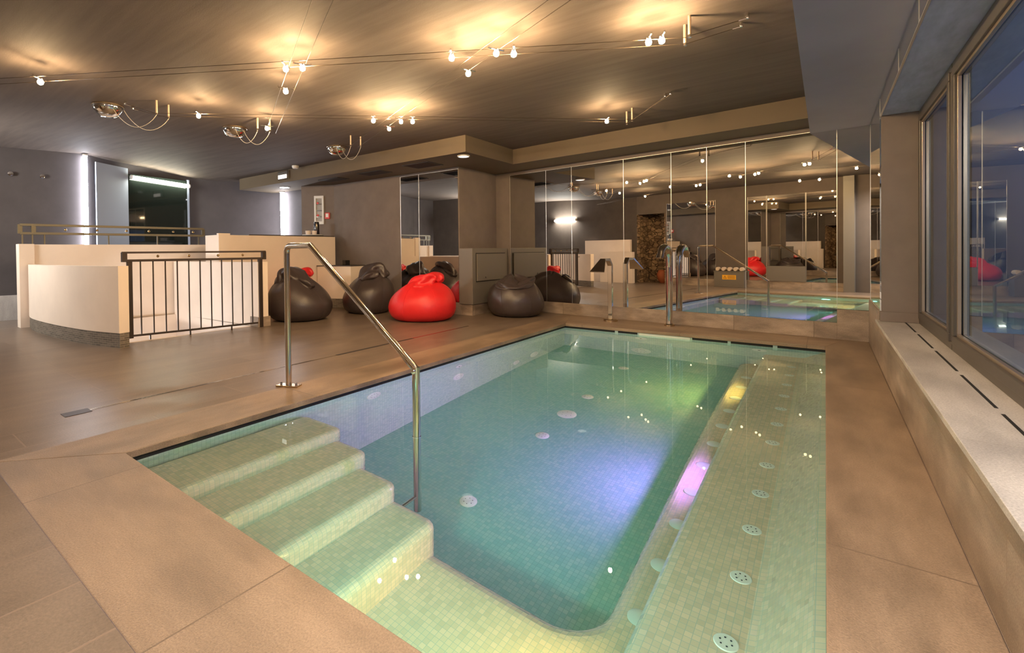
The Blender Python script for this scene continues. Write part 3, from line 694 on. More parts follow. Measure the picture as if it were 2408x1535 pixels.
# upper rail on the stair block
A2, B2 = Vector((-8.92, 1.63)), Vector((-8.67, 4.03))
def ab2(t, z): p = A2.lerp(B2, t); return (p.x, p.y, z)
t = thing('parapet_rail', 'olive metal rail standing on the tall cream stair parapet', 'railing', ab2(.5, 1.166))
for z in (1.445, 1.325):
    bm = new(); bar(bm, ab2(-.01, z), ab2(1.0, z), .05, .034); obj('rail', bm, M['olive'], t, bevel=.002)
bm = new(); bar(bm, ab2(.998, 1.325), ab2(.998, 1.445), .05, .03, (1, 0, 0)); bar(bm, ab2(.05, 1.325), ab2(.05, 1.455), .05, .05, (1, 0, 0)); bar(bm, ab2(-.01, 1.32), ab2(-.01, 1.45), .05, .04, (1, 0, 0)); obj('end_cap', bm, M['olive'], t)
for e in (.0, .045, .10, .42, .70, .965):
    bm = new(); bar(bm, ab2(e, 1.166), ab2(e, 1.32), .016, .016, (1, 0, 0)); obj('post', bm, M['olive'], t)
for e in (.2, .36, .52, .65, .80, .93):
    bm = new(); lathe(bm, ab2(e, 1.385), [(0, -.02), (.015, -.013), (.02, 0), (.015, .013), (0, .02)], 12); obj('brass_ball', bm, M['gold'], t, smooth=2)

# ------------------------------------------------------------------ bar counter, bench
t = thing('bar_counter', 'tall cream bar counter with a dark top beyond the stairs', 'counter', (-7.7, 4.8, 0))
bm = new(); prism(bm, [(-7.45, 3.70), (-7.37, 5.90), (-7.72, 5.92), (-7.90, 3.70)], .001, 1.300); obj('body', bm, M['cream'], t, bevel=.004)
bm = new(); prism(bm, [(-7.455, 4.2), (-7.38, 5.885), (-7.72, 5.915), (-7.90, 4.2)], 1.300, 1.318); obj('worktop', bm, M['worktop'], t)
bm = new(); prism(bm, [(-7.438, 3.69), (-7.43, 3.87), (-7.5, 3.87), (-7.5, 3.69)], .9, 1.325); obj('end_pilaster', bm, M['cream'], t)
t = thing('low_bench', 'low cream bench wall with a dark top edge behind the bean bags', 'bench', (-7.0, 5.8, 0))
bm = new(); prism(bm, [(-7.33, 5.45), (-6.72, 5.72), (-6.70, 6.05), (-7.34, 6.05)], .165, .752); obj('body', bm, M['cream'], t)
bm = new(); prism(bm, [(-7.34, 5.44), (-6.71, 5.71), (-6.69, 6.05), (-7.35, 6.05)], .752, .768); obj('top', bm, M['worktop'], t)
bm = new(); prism(bm, [(-7.33, 5.455), (-6.725, 5.725), (-6.705, 6.05), (-7.34, 6.05)], .001, .165); obj('plinth', bm, M['brick'], t)
bm = new(); box(bm, -6.98, -6.88, 5.74, 5.84, .769, .86); tag(obj('speaker_box', bm, M['blackgloss'], bevel=.008), 'small dark box on the low cream bench', 'box')
# tray with bowls and a dark vase on the counter
t = thing('serving_tray', 'round pale tray at the right end of the bar counter', 'tray', (-7.6, 5.55, 1.318))
bm = new(); lathe(bm, (-7.62, 5.58, 1.319), [(.0, 0), (.15, 0), (.19, .012), (.195, .026), (.185, .026), (.15, .012), (0, .010)], 32); obj('dish', bm, M['white'], t, smooth=True)
for (x, y), lb in zip([(-7.62, 5.47), (-7.57, 5.57)], ['left small pinkish bowl on the counter tray', 'small pinkish bowl on the tray beside the dark vase']):
    bm = new(); lathe(bm, (x, y, 1.330), [(.0, 0), (.03, 0), (.045, .03), (.05, .085), (.044, .085), (.04, .03), (0, .012)], 24)
    tag(obj('small_bowl', bm, M['cream'], smooth=True), lb, 'bowl', 'small bowls on the tray')
bm = new(); lathe(bm, (-7.66, 5.69, 1.330), [(0, 0), (.052, 0), (.055, .02), (.05, .24), (.046, .262), (.03, .262), (.03, .25), (0, .25)], 24)
tag(obj('dark_vase', bm, M['blackgloss'], smooth=True), 'glossy black cylindrical vase on the counter tray', 'vase')
# fire hose cabinet and call point on the angled pier
u = Vector((.57, .2895)).normalized(); n_ = Vector((u.y, -u.x))
def cp(s, z, off=0.0): p = Vector((-7.966, 5.884)) + u * s + n_ * off; return (p.x, p.y, z)
t = thing('fire_hose_cabinet', 'white framed fire hose cabinet with a glass front on the dark pier', 'cabinet', cp(.1, 1.57))
def face(bm, s0, s1, z0, z1, o0, o1): prism(bm, [cp(s0, 0, o0)[:2], cp(s1, 0, o0)[:2], cp(s1, 0, o1)[:2], cp(s0, 0, o1)[:2]], z0, z1)
bm = new(); face(bm, 0, .2, 1.565, 1.62, .001, .03); face(bm, 0, .2, 2.075, 2.125, .001, .03); face(bm, 0, .035, 1.62, 2.075, .001, .03); face(bm, .165, .2, 1.62, 2.075, .001, .03); obj('frame', bm, M['white'], t)
bm = new(); face(bm, .035, .165, 1.62, 2.075, .001, .006); obj('back', bm, M['sill'], t)
bm = new()
for z in (1.70, 1.82, 1.95): face(bm, .045, .155, z, z + .022, .006, .022)
obj('pipe', bm, M['chrome'], t)
bm = new()
for z in (1.74, 1.98): lathe(bm, cp(.07, z, .012), [(0, 0), (.022, 0), (.022, .01), (0, .012)], 12, (n_.x, n_.y, 0))
obj('valve', bm, M['redplastic'], t)
t = thing('fire_call_point', 'small red fire call point on the pier beside the hose cabinet', 'call point', cp(.28, 1.7))
bm = new(); face(bm, .225, .325, 1.665, 1.79, .001, .03); obj('box', bm, M['redplastic'], t, bevel=.006)
bm = new(); face(bm, .245, .30, 1.70, 1.77, .03, .034); obj('window', bm, M['white'], t)
# glass screen and lit panels on the end wall
t = thing('frosted_panel', 'tall pale blue panel on the end wall between strip light and dark glass', 'panel', (-9.97, 3.0, .0))
bm = new(); strip_wall(bm, [(-9.80, 2.77), (-10.14, 3.36)], .02, .05, 2.60); obj('sheet', bm, M['palewhite'], t)
t = thing('glass_screen', 'large dark glass screen with a pale edge post on the end wall', 'screen', (-10.2, 3.95, .0))
bm = new(); strip_wall(bm, [(-10.155, 3.37), (-10.245, 4.47)], .02, .03, 2.50); obj('sheet', bm, M['darkglass'], t)
bm = new(); strip_wall(bm, [(-10.235, 4.45), (-10.24, 4.49)], .05, .0, 2.52); obj('edge_post', bm, M['palewhite'], t)
def ledstrip(name, label, p0, p1, r, m):
    t = thing(name, label, 'strip light', p0, 'strip lights at the end wall')
    bm = new(); tube(bm, [p0, p1], r, 10); obj('tube', bm, m, t, smooth=True)
    d = (Vector(p1) - Vector(p0)).normalized(); bm = new()
    for p in (Vector(p0), Vector(p1)): tube(bm, [p - d * .012, p + d * .012], r * 1.25, 10)
    obj('end_cap', bm, M['white'], t); return t
ledstrip('strip_light', 'vertical white strip light in the corner left of the pale panel', (-9.735, 2.60, .95), (-9.735, 2.60, 2.68), .030, M['led'])
ledstrip('strip_light', 'horizontal yellowish strip light across the dark glass screen', (-10.10, 3.40, 2.44), (-10.18, 4.46, 2.385), .034, M['ledwarm'])
ledstrip('strip_light', 'vertical white strip light on the end wall above the bar counter', (-9.17, 5.95, .9), (-9.17, 5.94, 2.32), .045, M['ledbar'])
ledstrip('strip_light', 'horizontal strip light on the near left wall, seen in the mirror', (-8.85, YN + .045, 2.0), (-8.0, YN + .045, 2.0), .035, M['lednear'])
t = thing('added_fill_lamp', 'unseen round fill lamp added under the window-side soffit, above the camera', 'ceiling lamp', (.12, .25, 2.262), 'added fill lamps')
bm = new(); lathe(bm, (.12, .25, 2.262), [(.12, .0), (.12, -.02), (.10, -.025)], 28, caps=False); obj('ring', bm, M['white'], t, smooth=True)
bm = new(); lathe(bm, (.12, .25, 2.242), [(.10, 0), (0, -.008)], 20, caps=False); obj('diffuser', bm, M['fill_lamp'], t)
t = thing('downlight', 'round recessed spotlight in the soffit above the bar', 'downlight', (-8.55, 5.60, ZS))
bm = new(); lathe(bm, (-8.55, 5.60, ZS - .012), [(.11, .012), (.11, 0), (.085, 0)], 24, caps=False); obj('ring', bm, M['chrome'], t, smooth=True)
bm = new(); lathe(bm, (-8.55, 5.60, ZS - .010), [(.085, 0), (0, .001)], 20, caps=False); obj('diffuser', bm, M['down'], t, fixn=False)
for (x, y, z), lb in zip([(-10.03, 1.716, 2.29), (-9.93, 2.084, 2.28)], ['left chrome wall hook high on the dark left wall', 'chrome wall hook nearer the strip light on the left wall']):
    t = thing('wall_hook', lb, 'hook', (x, y, z), 'chrome hooks on the left wall'); ax = Vector((.957, -.287, 0))
    bm = new(); lathe(bm, (x, y, z), [(.03, 0), (.03, .008), (.012, .012)], 16, ax); obj('rose', bm, M['chrome'], t, smooth=True)
    bm = new(); lathe(bm, Vector((x, y, z)) + ax * .012, [(.012, 0), (.012, .02), (.034, .026), (.034, .036), (0, .04)], 16, ax); obj('knob', bm, M['chrome'], t, smooth=True)

# ------------------------------------------------------------------ soffit fittings
t = thing('emergency_light', 'chrome framed emergency light on the face of the soffit', 'emergency light', (-7.95, 5.19, 2.38))
bm = new(); box(bm, -8.12, -7.80, 5.165, 5.219, 2.375, 2.535); obj('housing', bm, M['chrome'], t, bevel=.02, bseg=3)
bm = new(); box(bm, -8.09, -7.83, 5.158, 5.165, 2.39, 2.46); obj('lens', bm, M['roundlamp'], t)
bm = new(); lathe(bm, (-7.42, 5.08, ZC), [(.06, 0), (.06, -.03), (.045, -.05), (0, -.052)], 24)
tag(obj('smoke_detector', bm, M['white'], smooth=True), 'small white round smoke detector on the ceiling by the soffit', 'smoke detector')
for i, (x0, x1, y0, y1, lb) in enumerate([(-7.30, -6.75, 5.47, 5.74, 'dark air vent grille in the soffit, farthest left'), (-6.22, -5.66, 5.45, 5.74, 'dark air vent grille in the middle of the soffit'), (-5.12, -4.60, 5.40, 5.77, 'dark air vent grille nearest the round soffit lamp')]):
    t = thing('air_grille', lb, 'vent', ((x0 + x1) / 2, (y0 + y1) / 2, ZS), 'air grilles in the soffit')
    bm = new(); box(bm, x0, x1, y0, y0 + .02, ZS - .008, ZS - .0005); box(bm, x0, x1, y1 - .02, y1, ZS - .008, ZS - .0005); box(bm, x0, x0 + .02, y0 + .02, y1 - .02, ZS - .008, ZS - .0005); box(bm, x1 - .02, x1, y0 + .02, y1 - .02, ZS - .008, ZS - .0005); obj('frame', bm, M['darkgrille'], t)
    bm = new(); box(bm, x0 + .02, x1 - .02, y0 + .02, y1 - .02, ZS - .002, ZS - .0008); obj('void', bm, M['black'], t)
    bm = new(); k = 0
    while y0 + .045 + .032 * k < y1 - .03:
        yk = y0 + .045 + .032 * k; quad(bm, (x0 + .02, yk, ZS - .003), (x1 - .02, yk, ZS - .003), (x1 - .02, yk + .014, ZS - .009), (x0 + .02, yk + .014, ZS - .009)); k += 1
    obj('slats', bm, M['darkgrille'], t)
t = thing('round_soffit_lamp', 'round white lamp under the corner of the soffit', 'ceiling lamp', (-3.963, 5.424, ZS))
bm = new(); lathe(bm, (-3.963, 5.424, ZS), [(.088, 0), (.088, -.012), (.074, -.016)], 28, caps=False); obj('ring', bm, M['white'], t, smooth=True)
bm = new(); lathe(bm, (-3.963, 5.424, ZS - .014), [(.076, 0), (0, -.006)], 28, caps=False); obj('diffuser', bm, M['roundlamp'], t, smooth=True)

# ------------------------------------------------------------------ cable lighting
ZW_, ZB = 2.425, 2.388
def cable(label, pts, r=.0022):
    bm = new(); tube(bm, pts, r, 6)
    return tag(obj('lighting_cable', bm, M['cable'], smooth=True), label, 'cable', 'lighting cables under the ceiling')
def pair(names, P, Q, gap, tail=None):
    P = Vector(P); Q = Vector(Q); d = (Q - P).normalized(); n = Vector((-d.y, d.x)) * gap
    for k, lb in enumerate(names):
        cable(lb, [(P.x + n.x * k, P.y + n.y * k, ZW_), (Q.x + n.x * k, Q.y + n.y * k, ZW_)])
    return d
dirs = {}
dirs['A'] = pair(['near thin cable of the long run from far left to the right-hand pegs', 'far thin cable of the long run from far left to the right-hand pegs'], (-7.1, -.33), (-.735, 3.57), .11)
dirs['B'] = pair(['near cable of the run passing over the pool steps', 'far cable of the run passing over the pool steps'], (-.14, .60), (-5.18, 3.15), -.11)
dirs['C'] = pair(['near cable of the run ending above the left bean bags', 'far cable of the run ending above the left bean bags'], (-.14, 2.02), (-5.03, 4.29), -.115)
dirs['D'] = pair(['near cable of the run ending above the waterfall spout', 'far cable of the run ending above the waterfall spout'], (-5.33, 1.99), (-1.69, 5.40), .11)
# lamps
lamp_bits = {}
def make_lamp():
    t = thing('cable_spotlight', 'lit halogen spotlight', 'spotlight', (0, 0, ZB))
    bm = new(); tube(bm, [(0, -.062, ZW_ - .006), (0, .062, ZW_ - .006)], .004, 8); obj('crossbar', bm, M['chrome'], t, smooth=True)
    bm = new(); tube(bm, [(0, 0, ZW_ - .004), (0, 0, ZB + .022)], .009, 10); obj('holder', bm, M['chrome'], t, smooth=True)
    bm = new(); lathe(bm, (0, 0, ZB), [(0, .025), (.014, .021), (.021, .004), (.017, -.013), (0, -.022)], 8); obj('bulb', bm, M['bulb'], t, smooth=2)
    bm = new(); lathe(bm, (0, 0, ZB), [(.004, .0295), (.0165, .0285), (.0165, .0270), (.004, .0270)], 14); obj('cap', bm, M['chrome'], t, smooth=True)  # disc added over the bulb to hold back light on the ceiling
    for sg in (-1, 1):
        bm = new(); tube(bm, [(0, .062 * sg, ZW_ - .008), (0, .062 * sg, ZW_ + .006)], .006, 8); obj('clamp', bm, M['chrome'], t, smooth=True)
    return t
LP = [(-4.933, 1.033, 'A', 'lit cable spotlight at the far left of the ceiling'), (-3.20, 2.12, 'A', 'lit spotlight on the left of the close pair above the pool steps'), (-3.09, 2.19, 'B', 'lit spotlight on the right of the close pair above the pool steps'),
      (-3.643, 2.41, 'B', 'lit spotlight just below the close pair above the pool steps'), (-4.952, 2.274, 'D', 'lit spotlight right of the first chrome dome'), (-4.886, 2.987, 'B', 'lit spotlight right of the second chrome dome'),
      (-2.111, 2.758, 'A', 'lit spotlight at the left of the central ceiling cluster'), (-2.197, 3.082, 'C', 'lit spotlight lowest in the central ceiling cluster'), (-1.82, 2.895, 'C', 'lit spotlight third in the central ceiling cluster'),
      (-1.732, 2.986, 'A', 'lit spotlight at the right of the central ceiling cluster'), (-.932, 3.399, 'A', 'left lit spotlight of the pair next to the right-hand pegs'), (-.856, 3.428, 'A', 'right lit spotlight of the pair next to the right-hand pegs'),
      (-3.762, 3.538, 'D', 'lit spotlight at the left of the cluster over the red bean bag'), (-3.873, 3.883, 'C', 'lit spotlight lowest in the cluster over the red bean bag'), (-3.563, 3.752, 'C', 'lit spotlight third in the cluster over the red bean bag'),
      (-3.47, 3.832, 'D', 'lit spotlight at the right of the cluster over the red bean bag'), (-1.861, 5.187, 'D', 'lit spotlight near the mirror wall above the waterfall spout'),
      (-.45, 2.18, 'C', 'fill spotlight added out of view over the right pool edge'),  # extra lamp, added only to brighten the right side
      (-1.54, 1.10, 'B', 'lit spotlight over the near pool edge, seen only in reflections'), (-1.23, .98, 'B', 'lit spotlight nearest the camera, seen only in reflections')]
L0 = None
for x, y, k, lb in LP:
    rz = math.atan2(dirs[k].y, dirs[k].x)
    if L0 is None:
        L0 = make_lamp(); o = L0; o.location = (x, y, ZB); o.rotation_euler = (0, 0, rz); o['label'] = lb; o['group'] = 'halogen spotlights on the ceiling cables'
    else: dup(L0, (x, y, ZB), rz, lb)
# ceiling pegs that carry the cables
PG = [(-.71, 3.545, 'front ceiling peg at the right-hand end of the long cable run'), (-.765, 3.67, 'rear ceiling peg at the right-hand end of the long cable run'), (-1.67, 5.44, 'left ceiling peg at the end of the run over the waterfall spout'),
      (-1.76, 5.54, 'right ceiling peg at the end of the run over the waterfall spout'), (-5.30, 2.02, 'left ceiling peg beside the first chrome dome'), (-5.37, 2.16, 'right ceiling peg beside the first chrome dome'),
      (-5.10, 3.00, 'left ceiling peg beside the second chrome dome'), (-5.06, 3.13, 'right ceiling peg beside the second chrome dome'), (-4.96, 4.25, 'left ceiling peg beside the third chrome dome'), (-4.91, 4.38, 'right ceiling peg beside the third chrome dome')]
p0 = None
for x, y, lb in PG:
    if p0 is None:
        t = p0 = thing('ceiling_peg', lb, 'peg', (x, y, ZC), 'ceiling pegs of the cable lights')
        bm = new(); tube(bm, [(x, y, ZW_ - .01), (x, y, ZC)], .0105, 12); obj('stem', bm, M['peg'], t, smooth=True)
        bm = new(); lathe(bm, (x, y, ZW_ - .016), [(0, 0), (.012, 0), (.012, .018), (.008, .02)], 12); obj('tip', bm, M['chrome'], t, smooth=True)
    else: dup(p0, (x, y, ZC), None, lb)
AN = [(-.405, 3.762, PG[0], 'front tie from the right-hand pegs to the ceiling'), (-.454, 3.875, PG[1], 'rear tie from the right-hand pegs to the ceiling'), (-1.26, 5.16, PG[2], 'front tie from the waterfall-side pegs to the ceiling'), (-1.20, 5.12, PG[3], 'rear tie from the waterfall-side pegs to the ceiling'),
      (-5.56, 1.83, PG[4], 'front tie beside the first chrome dome'), (-5.68, 1.94, PG[5], 'rear tie beside the first chrome dome'), (-5.51, 4.52, PG[8], 'tie beside the third chrome dome')]
for x, y, pg, lb in AN:
    t = thing('cable_tie', lb, 'cable anchor', (x, y, ZC), 'anchors of the lighting cables')
    bm = new(); tube(bm, [(pg[0], pg[1], ZW_ - .005), (x, y, ZC - .03)], .0022, 6); obj('wire', bm, M['cable'], t)
    bm = new(); q = Vector((x, y, ZC - .03)); e = Vector((pg[0], pg[1], ZW_)); d_ = (e - q).normalized(); tube(bm, [q, q + d_ * .06], .005, 8); obj('turnbuckle', bm, M['chrome'], t)
    bm = new(); lathe(bm, (x, y, ZC), [(.012, 0), (.014, -.02), (.010, -.035), (0, -.036)], 12); obj('anchor', bm, M['chrome'], t, smooth=True)
# chrome domes
DM = [(-5.86, 1.77, 4, 'chrome dome transformer on the ceiling, nearest the left edge'), (-5.74, 3.07, 6, 'middle chrome dome transformer on the ceiling'), (-5.66, 4.58, 8, 'chrome dome transformer nearest the soffit')]
for x, y, pi, lb in DM:
    t = thing('transformer_dome', lb, 'transformer', (x, y, ZC), 'chrome domes of the cable lights')
    zt = ZC + .15 * ss(-6.2, -9.5, x) * ss(5.0, 3.4, y) - .012
    bm = new(); lathe(bm, (x, y, zt), [(.135, .012), (.138, 0), (.13, -.035), (.105, -.075), (.065, -.102), (0, -.112)], 32); obj('dome', bm, M['chrome'], t, smooth=2)
    bm = new(); lathe(bm, (x, y, zt), [(.12, .013), (.142, .010), (.142, .002), (.137, 0)], 32, caps=False); obj('rim', bm, M['brass_steel'], t, smooth=True)
    for k in range(2):
        pg = PG[pi + k]; a_ = Vector((x, y, zt)) + Vector((pg[0] - x, pg[1] - y, 0)).normalized() * .12 + Vector((0, -.04 + .08 * k, -.03)); e = Vector((pg[0], pg[1], ZW_ - .015)); pts = []
        for i in range(13):
            s_ = i / 12; p = a_.lerp(e, s_); p.z -= .16 * math.sin(PI * s_) ** .8; pts.append(p)
        bm = new(); tube(bm, pts, .0024, 8); obj('cord', bm, M['cord'], t, smooth=True)

# ------------------------------------------------------------------ pool handrail
t = thing('pool_handrail', 'polished steel handrail leading down the pool steps', 'handrail', (-3.174, 2.086, 0))
R_ = .0215
def bend(pts, r=.07, k=6):
    out = [Vector(pts[0])]
    for i in range(1, len(pts) - 1):
        p = Vector(pts[i]); a_ = (Vector(pts[i - 1]) - p).normalized(); b2 = (Vector(pts[i + 1]) - p).normalized()
        s0 = p + a_ * r; s1 = p + b2 * r
        for j in range(k + 1): u_ = j / k; out.append(s0 * (1 - u_) ** 2 + p * 2 * u_ * (1 - u_) + s1 * u_ * u_)
    out.append(Vector(pts[-1])); return out
bm = new(); tube(bm, bend([(-3.174, 2.086, .012), (-3.174, 2.086, 1.055), (-2.87, 2.075, 1.055)], .06), R_, 20); obj('upright', bm, M['steel'], t, smooth=True)
bm = new(); tube(bm, [(-2.885, 2.0755, 1.055), (-2.866, 2.075, 1.052), (-1.855, 2.04, .335), (-1.845, 2.04, .315)], R_, 20); obj('sloping_rail', bm, M['steel'], t, smooth=True)
bm = new(); tube(bm, [(-1.845, 2.04, .34), (-1.845, 2.04, -.06), (-1.845, 2.04, -.95)], R_ + .001, 20); o = obj('pool_post', bm, M['steel'], t, smooth=True)
bm = new(); tube(bm, [(-1.845, 2.04, -.062), (-1.845, 2.04, -.056)], R_ + .0035, 20); obj('joint_ring', bm, M['chrome'], o, smooth=True)
bm = new(); lathe(bm, (-1.845, 2.04 - R_, .318), [(.012, 0), (.014, .006), (.008, .01), (0, .011)], 14, (.55, -.83, 0)); obj('bolt', bm, M['chrome'], o, smooth=True)
bm = new(); tube(bm, [(-1.845, 2.04, -.80), (-1.845, 1.88, -.80)], .012, 10); obj('wall_bracket', bm, M['steel'], o, smooth=True)
bm = new(); bar(bm, (-3.255, 2.05, .007), (-3.093, 2.122, .007), .075, .012); bp_ = obj('base_plate', bm, M['brass_steel'], t, bevel=.003)
for s_ in (-.058, .058):
    bm = new(); lathe(bm, (-3.174 + s_, 2.086 + s_ * .44, .013), [(.009, 0), (.009, .012), (.006, .016), (0, .017)], 8); obj('bolt', bm, M['steel'], bp_, smooth=True)

# ------------------------------------------------------------------ water spouts
t = thing('waterfall_spout', 'angular chrome waterfall spout with a flat flared lip', 'water spout', (-2.36, 6.68, 0))
X, Y = -2.36, 6.67; nd = Vector((-MN.x, -MN.y)); sd = Vector((nd.y, -nd.x))
def sp(a_, b2, z): return (X + nd.x * a_ + sd.x * b2, Y + nd.y * a_ + sd.y * b2, z)
bm = new(); prism(bm, [sp(-.022, -.03, 0)[:2], sp(-.022, .03, 0)[:2], sp(.022, .03, 0)[:2], sp(.022, -.03, 0)[:2]], .03, .79); obj('post', bm, M['chrome'], t, bevel=.004)
bm = new(); lathe(bm, (X, Y, .0015), [(.0, 0), (.095, 0), (.095, .022), (.085, .03), (0, .03)], 32); obj('base', bm, M['brass_steel'], t, smooth=True)
bm = new()
path = [(0, .78, .030, .022), (.07, .86, .032, .02), (.22, .862, .036, .016), (.40, .70, .105, .006)]
rings = []
for i, (a_, z, w_, th_) in enumerate(path):
    if i == 0: tdir = Vector((.07, .08))
    elif i == len(path) - 1: tdir = Vector((.18, -.162))
    else: tdir = Vector((path[i + 1][0] - path[i - 1][0], path[i + 1][1] - path[i - 1][1]))
    tdir.normalize(); nrm = Vector((-tdir.y, tdir.x))
    rings.append([bm.verts.new(sp(a_ + nrm.x * th_ * q, w_ * s_, z + nrm.y * th_ * q)) for s_, q in ((-1, -1), (1, -1), (1, 1), (-1, 1))])
for i in range(3):
    for j in range(4): bm.faces.new((rings[i][j], rings[i][(j + 1) % 4], rings[i + 1][(j + 1) % 4], rings[i + 1][j]))
bm.faces.new(rings[0][::-1]); bm.faces.new(rings[-1]); obj('flared_lip', bm, M['chrome'], t, bevel=.003)

t = thing('gooseneck_spout', 'curved chrome gooseneck water spout standing by the mirrors', 'water spout', (-1.59, 6.66, 0))
X, Y = -1.59, 6.66
bm = new(); tube(bm, [(X, Y, .02), (X, Y, .3), (X, Y, .74)], .040, 24); obj('post', bm, M['chrome'], t, smooth=True)
bm = new(); lathe(bm, (X, Y, .0015), [(0, 0), (.062, 0), (.062, .018), (.05, .026), (.041, .03)], 28, caps=False); obj('base', bm, M['brass_steel'], t, smooth=True)
pts, rr, fl_ = [], [], []
for i in range(15):
    u_ = i / 14; an = PI * (1.0 - .86 * u_) ; pts.append(sp(.155 + .155 * math.cos(an), 0, .86 + .17 * math.sin(an)) if i else sp(0, 0, .74))
    rr.append(.040 + .012 * math.sin(PI * min(1, u_ * 1.1)) ); fl_.append(1.0 - .55 * u_)
pts.append(sp(.335, 0, .885)); rr.append(.042); fl_.append(.28)
bm = new(); tube(bm, pts, rr, 24, r2=fl_); obj('neck', bm, M['chrome'], t, smooth=True)
bm = new(); tube(bm, [(X, Y, .735), (X, Y, .76)], .043, 24); obj('collar', bm, M['chrome'], t, smooth=True)

# ------------------------------------------------------------------ floor drain
t = thing('slot_drain', 'long narrow slot drain set in the floor left of the pool', 'drain', (-3.75, 2.9, 0))
bm = new(); box(bm, -3.754, -3.746, .95, 3.0, .0003, .0012); obj('slot', bm, M['black'], t)
bm = new(); box(bm, -3.768, -3.732, 3.0, 4.1, .0003, .0020); obj('channel_cover', bm, M['darkgrille'], t)
bm = new(); box(bm, -3.754, -3.746, 4.1, 5.2, .0003, .0012); obj('slot', bm, M['black'], t)
bm = new(); box(bm, -3.762, -3.754, .95, 5.2, .0003, .0016); box(bm, -3.746, -3.738, .95, 5.2, .0003, .0016); obj('edge_trim', bm, M['steel'], t)
bm = new(); box(bm, -3.80, -3.70, .86, 1.0, .0005, .0025); obj('outlet_cover', bm, M['bronze'], t)

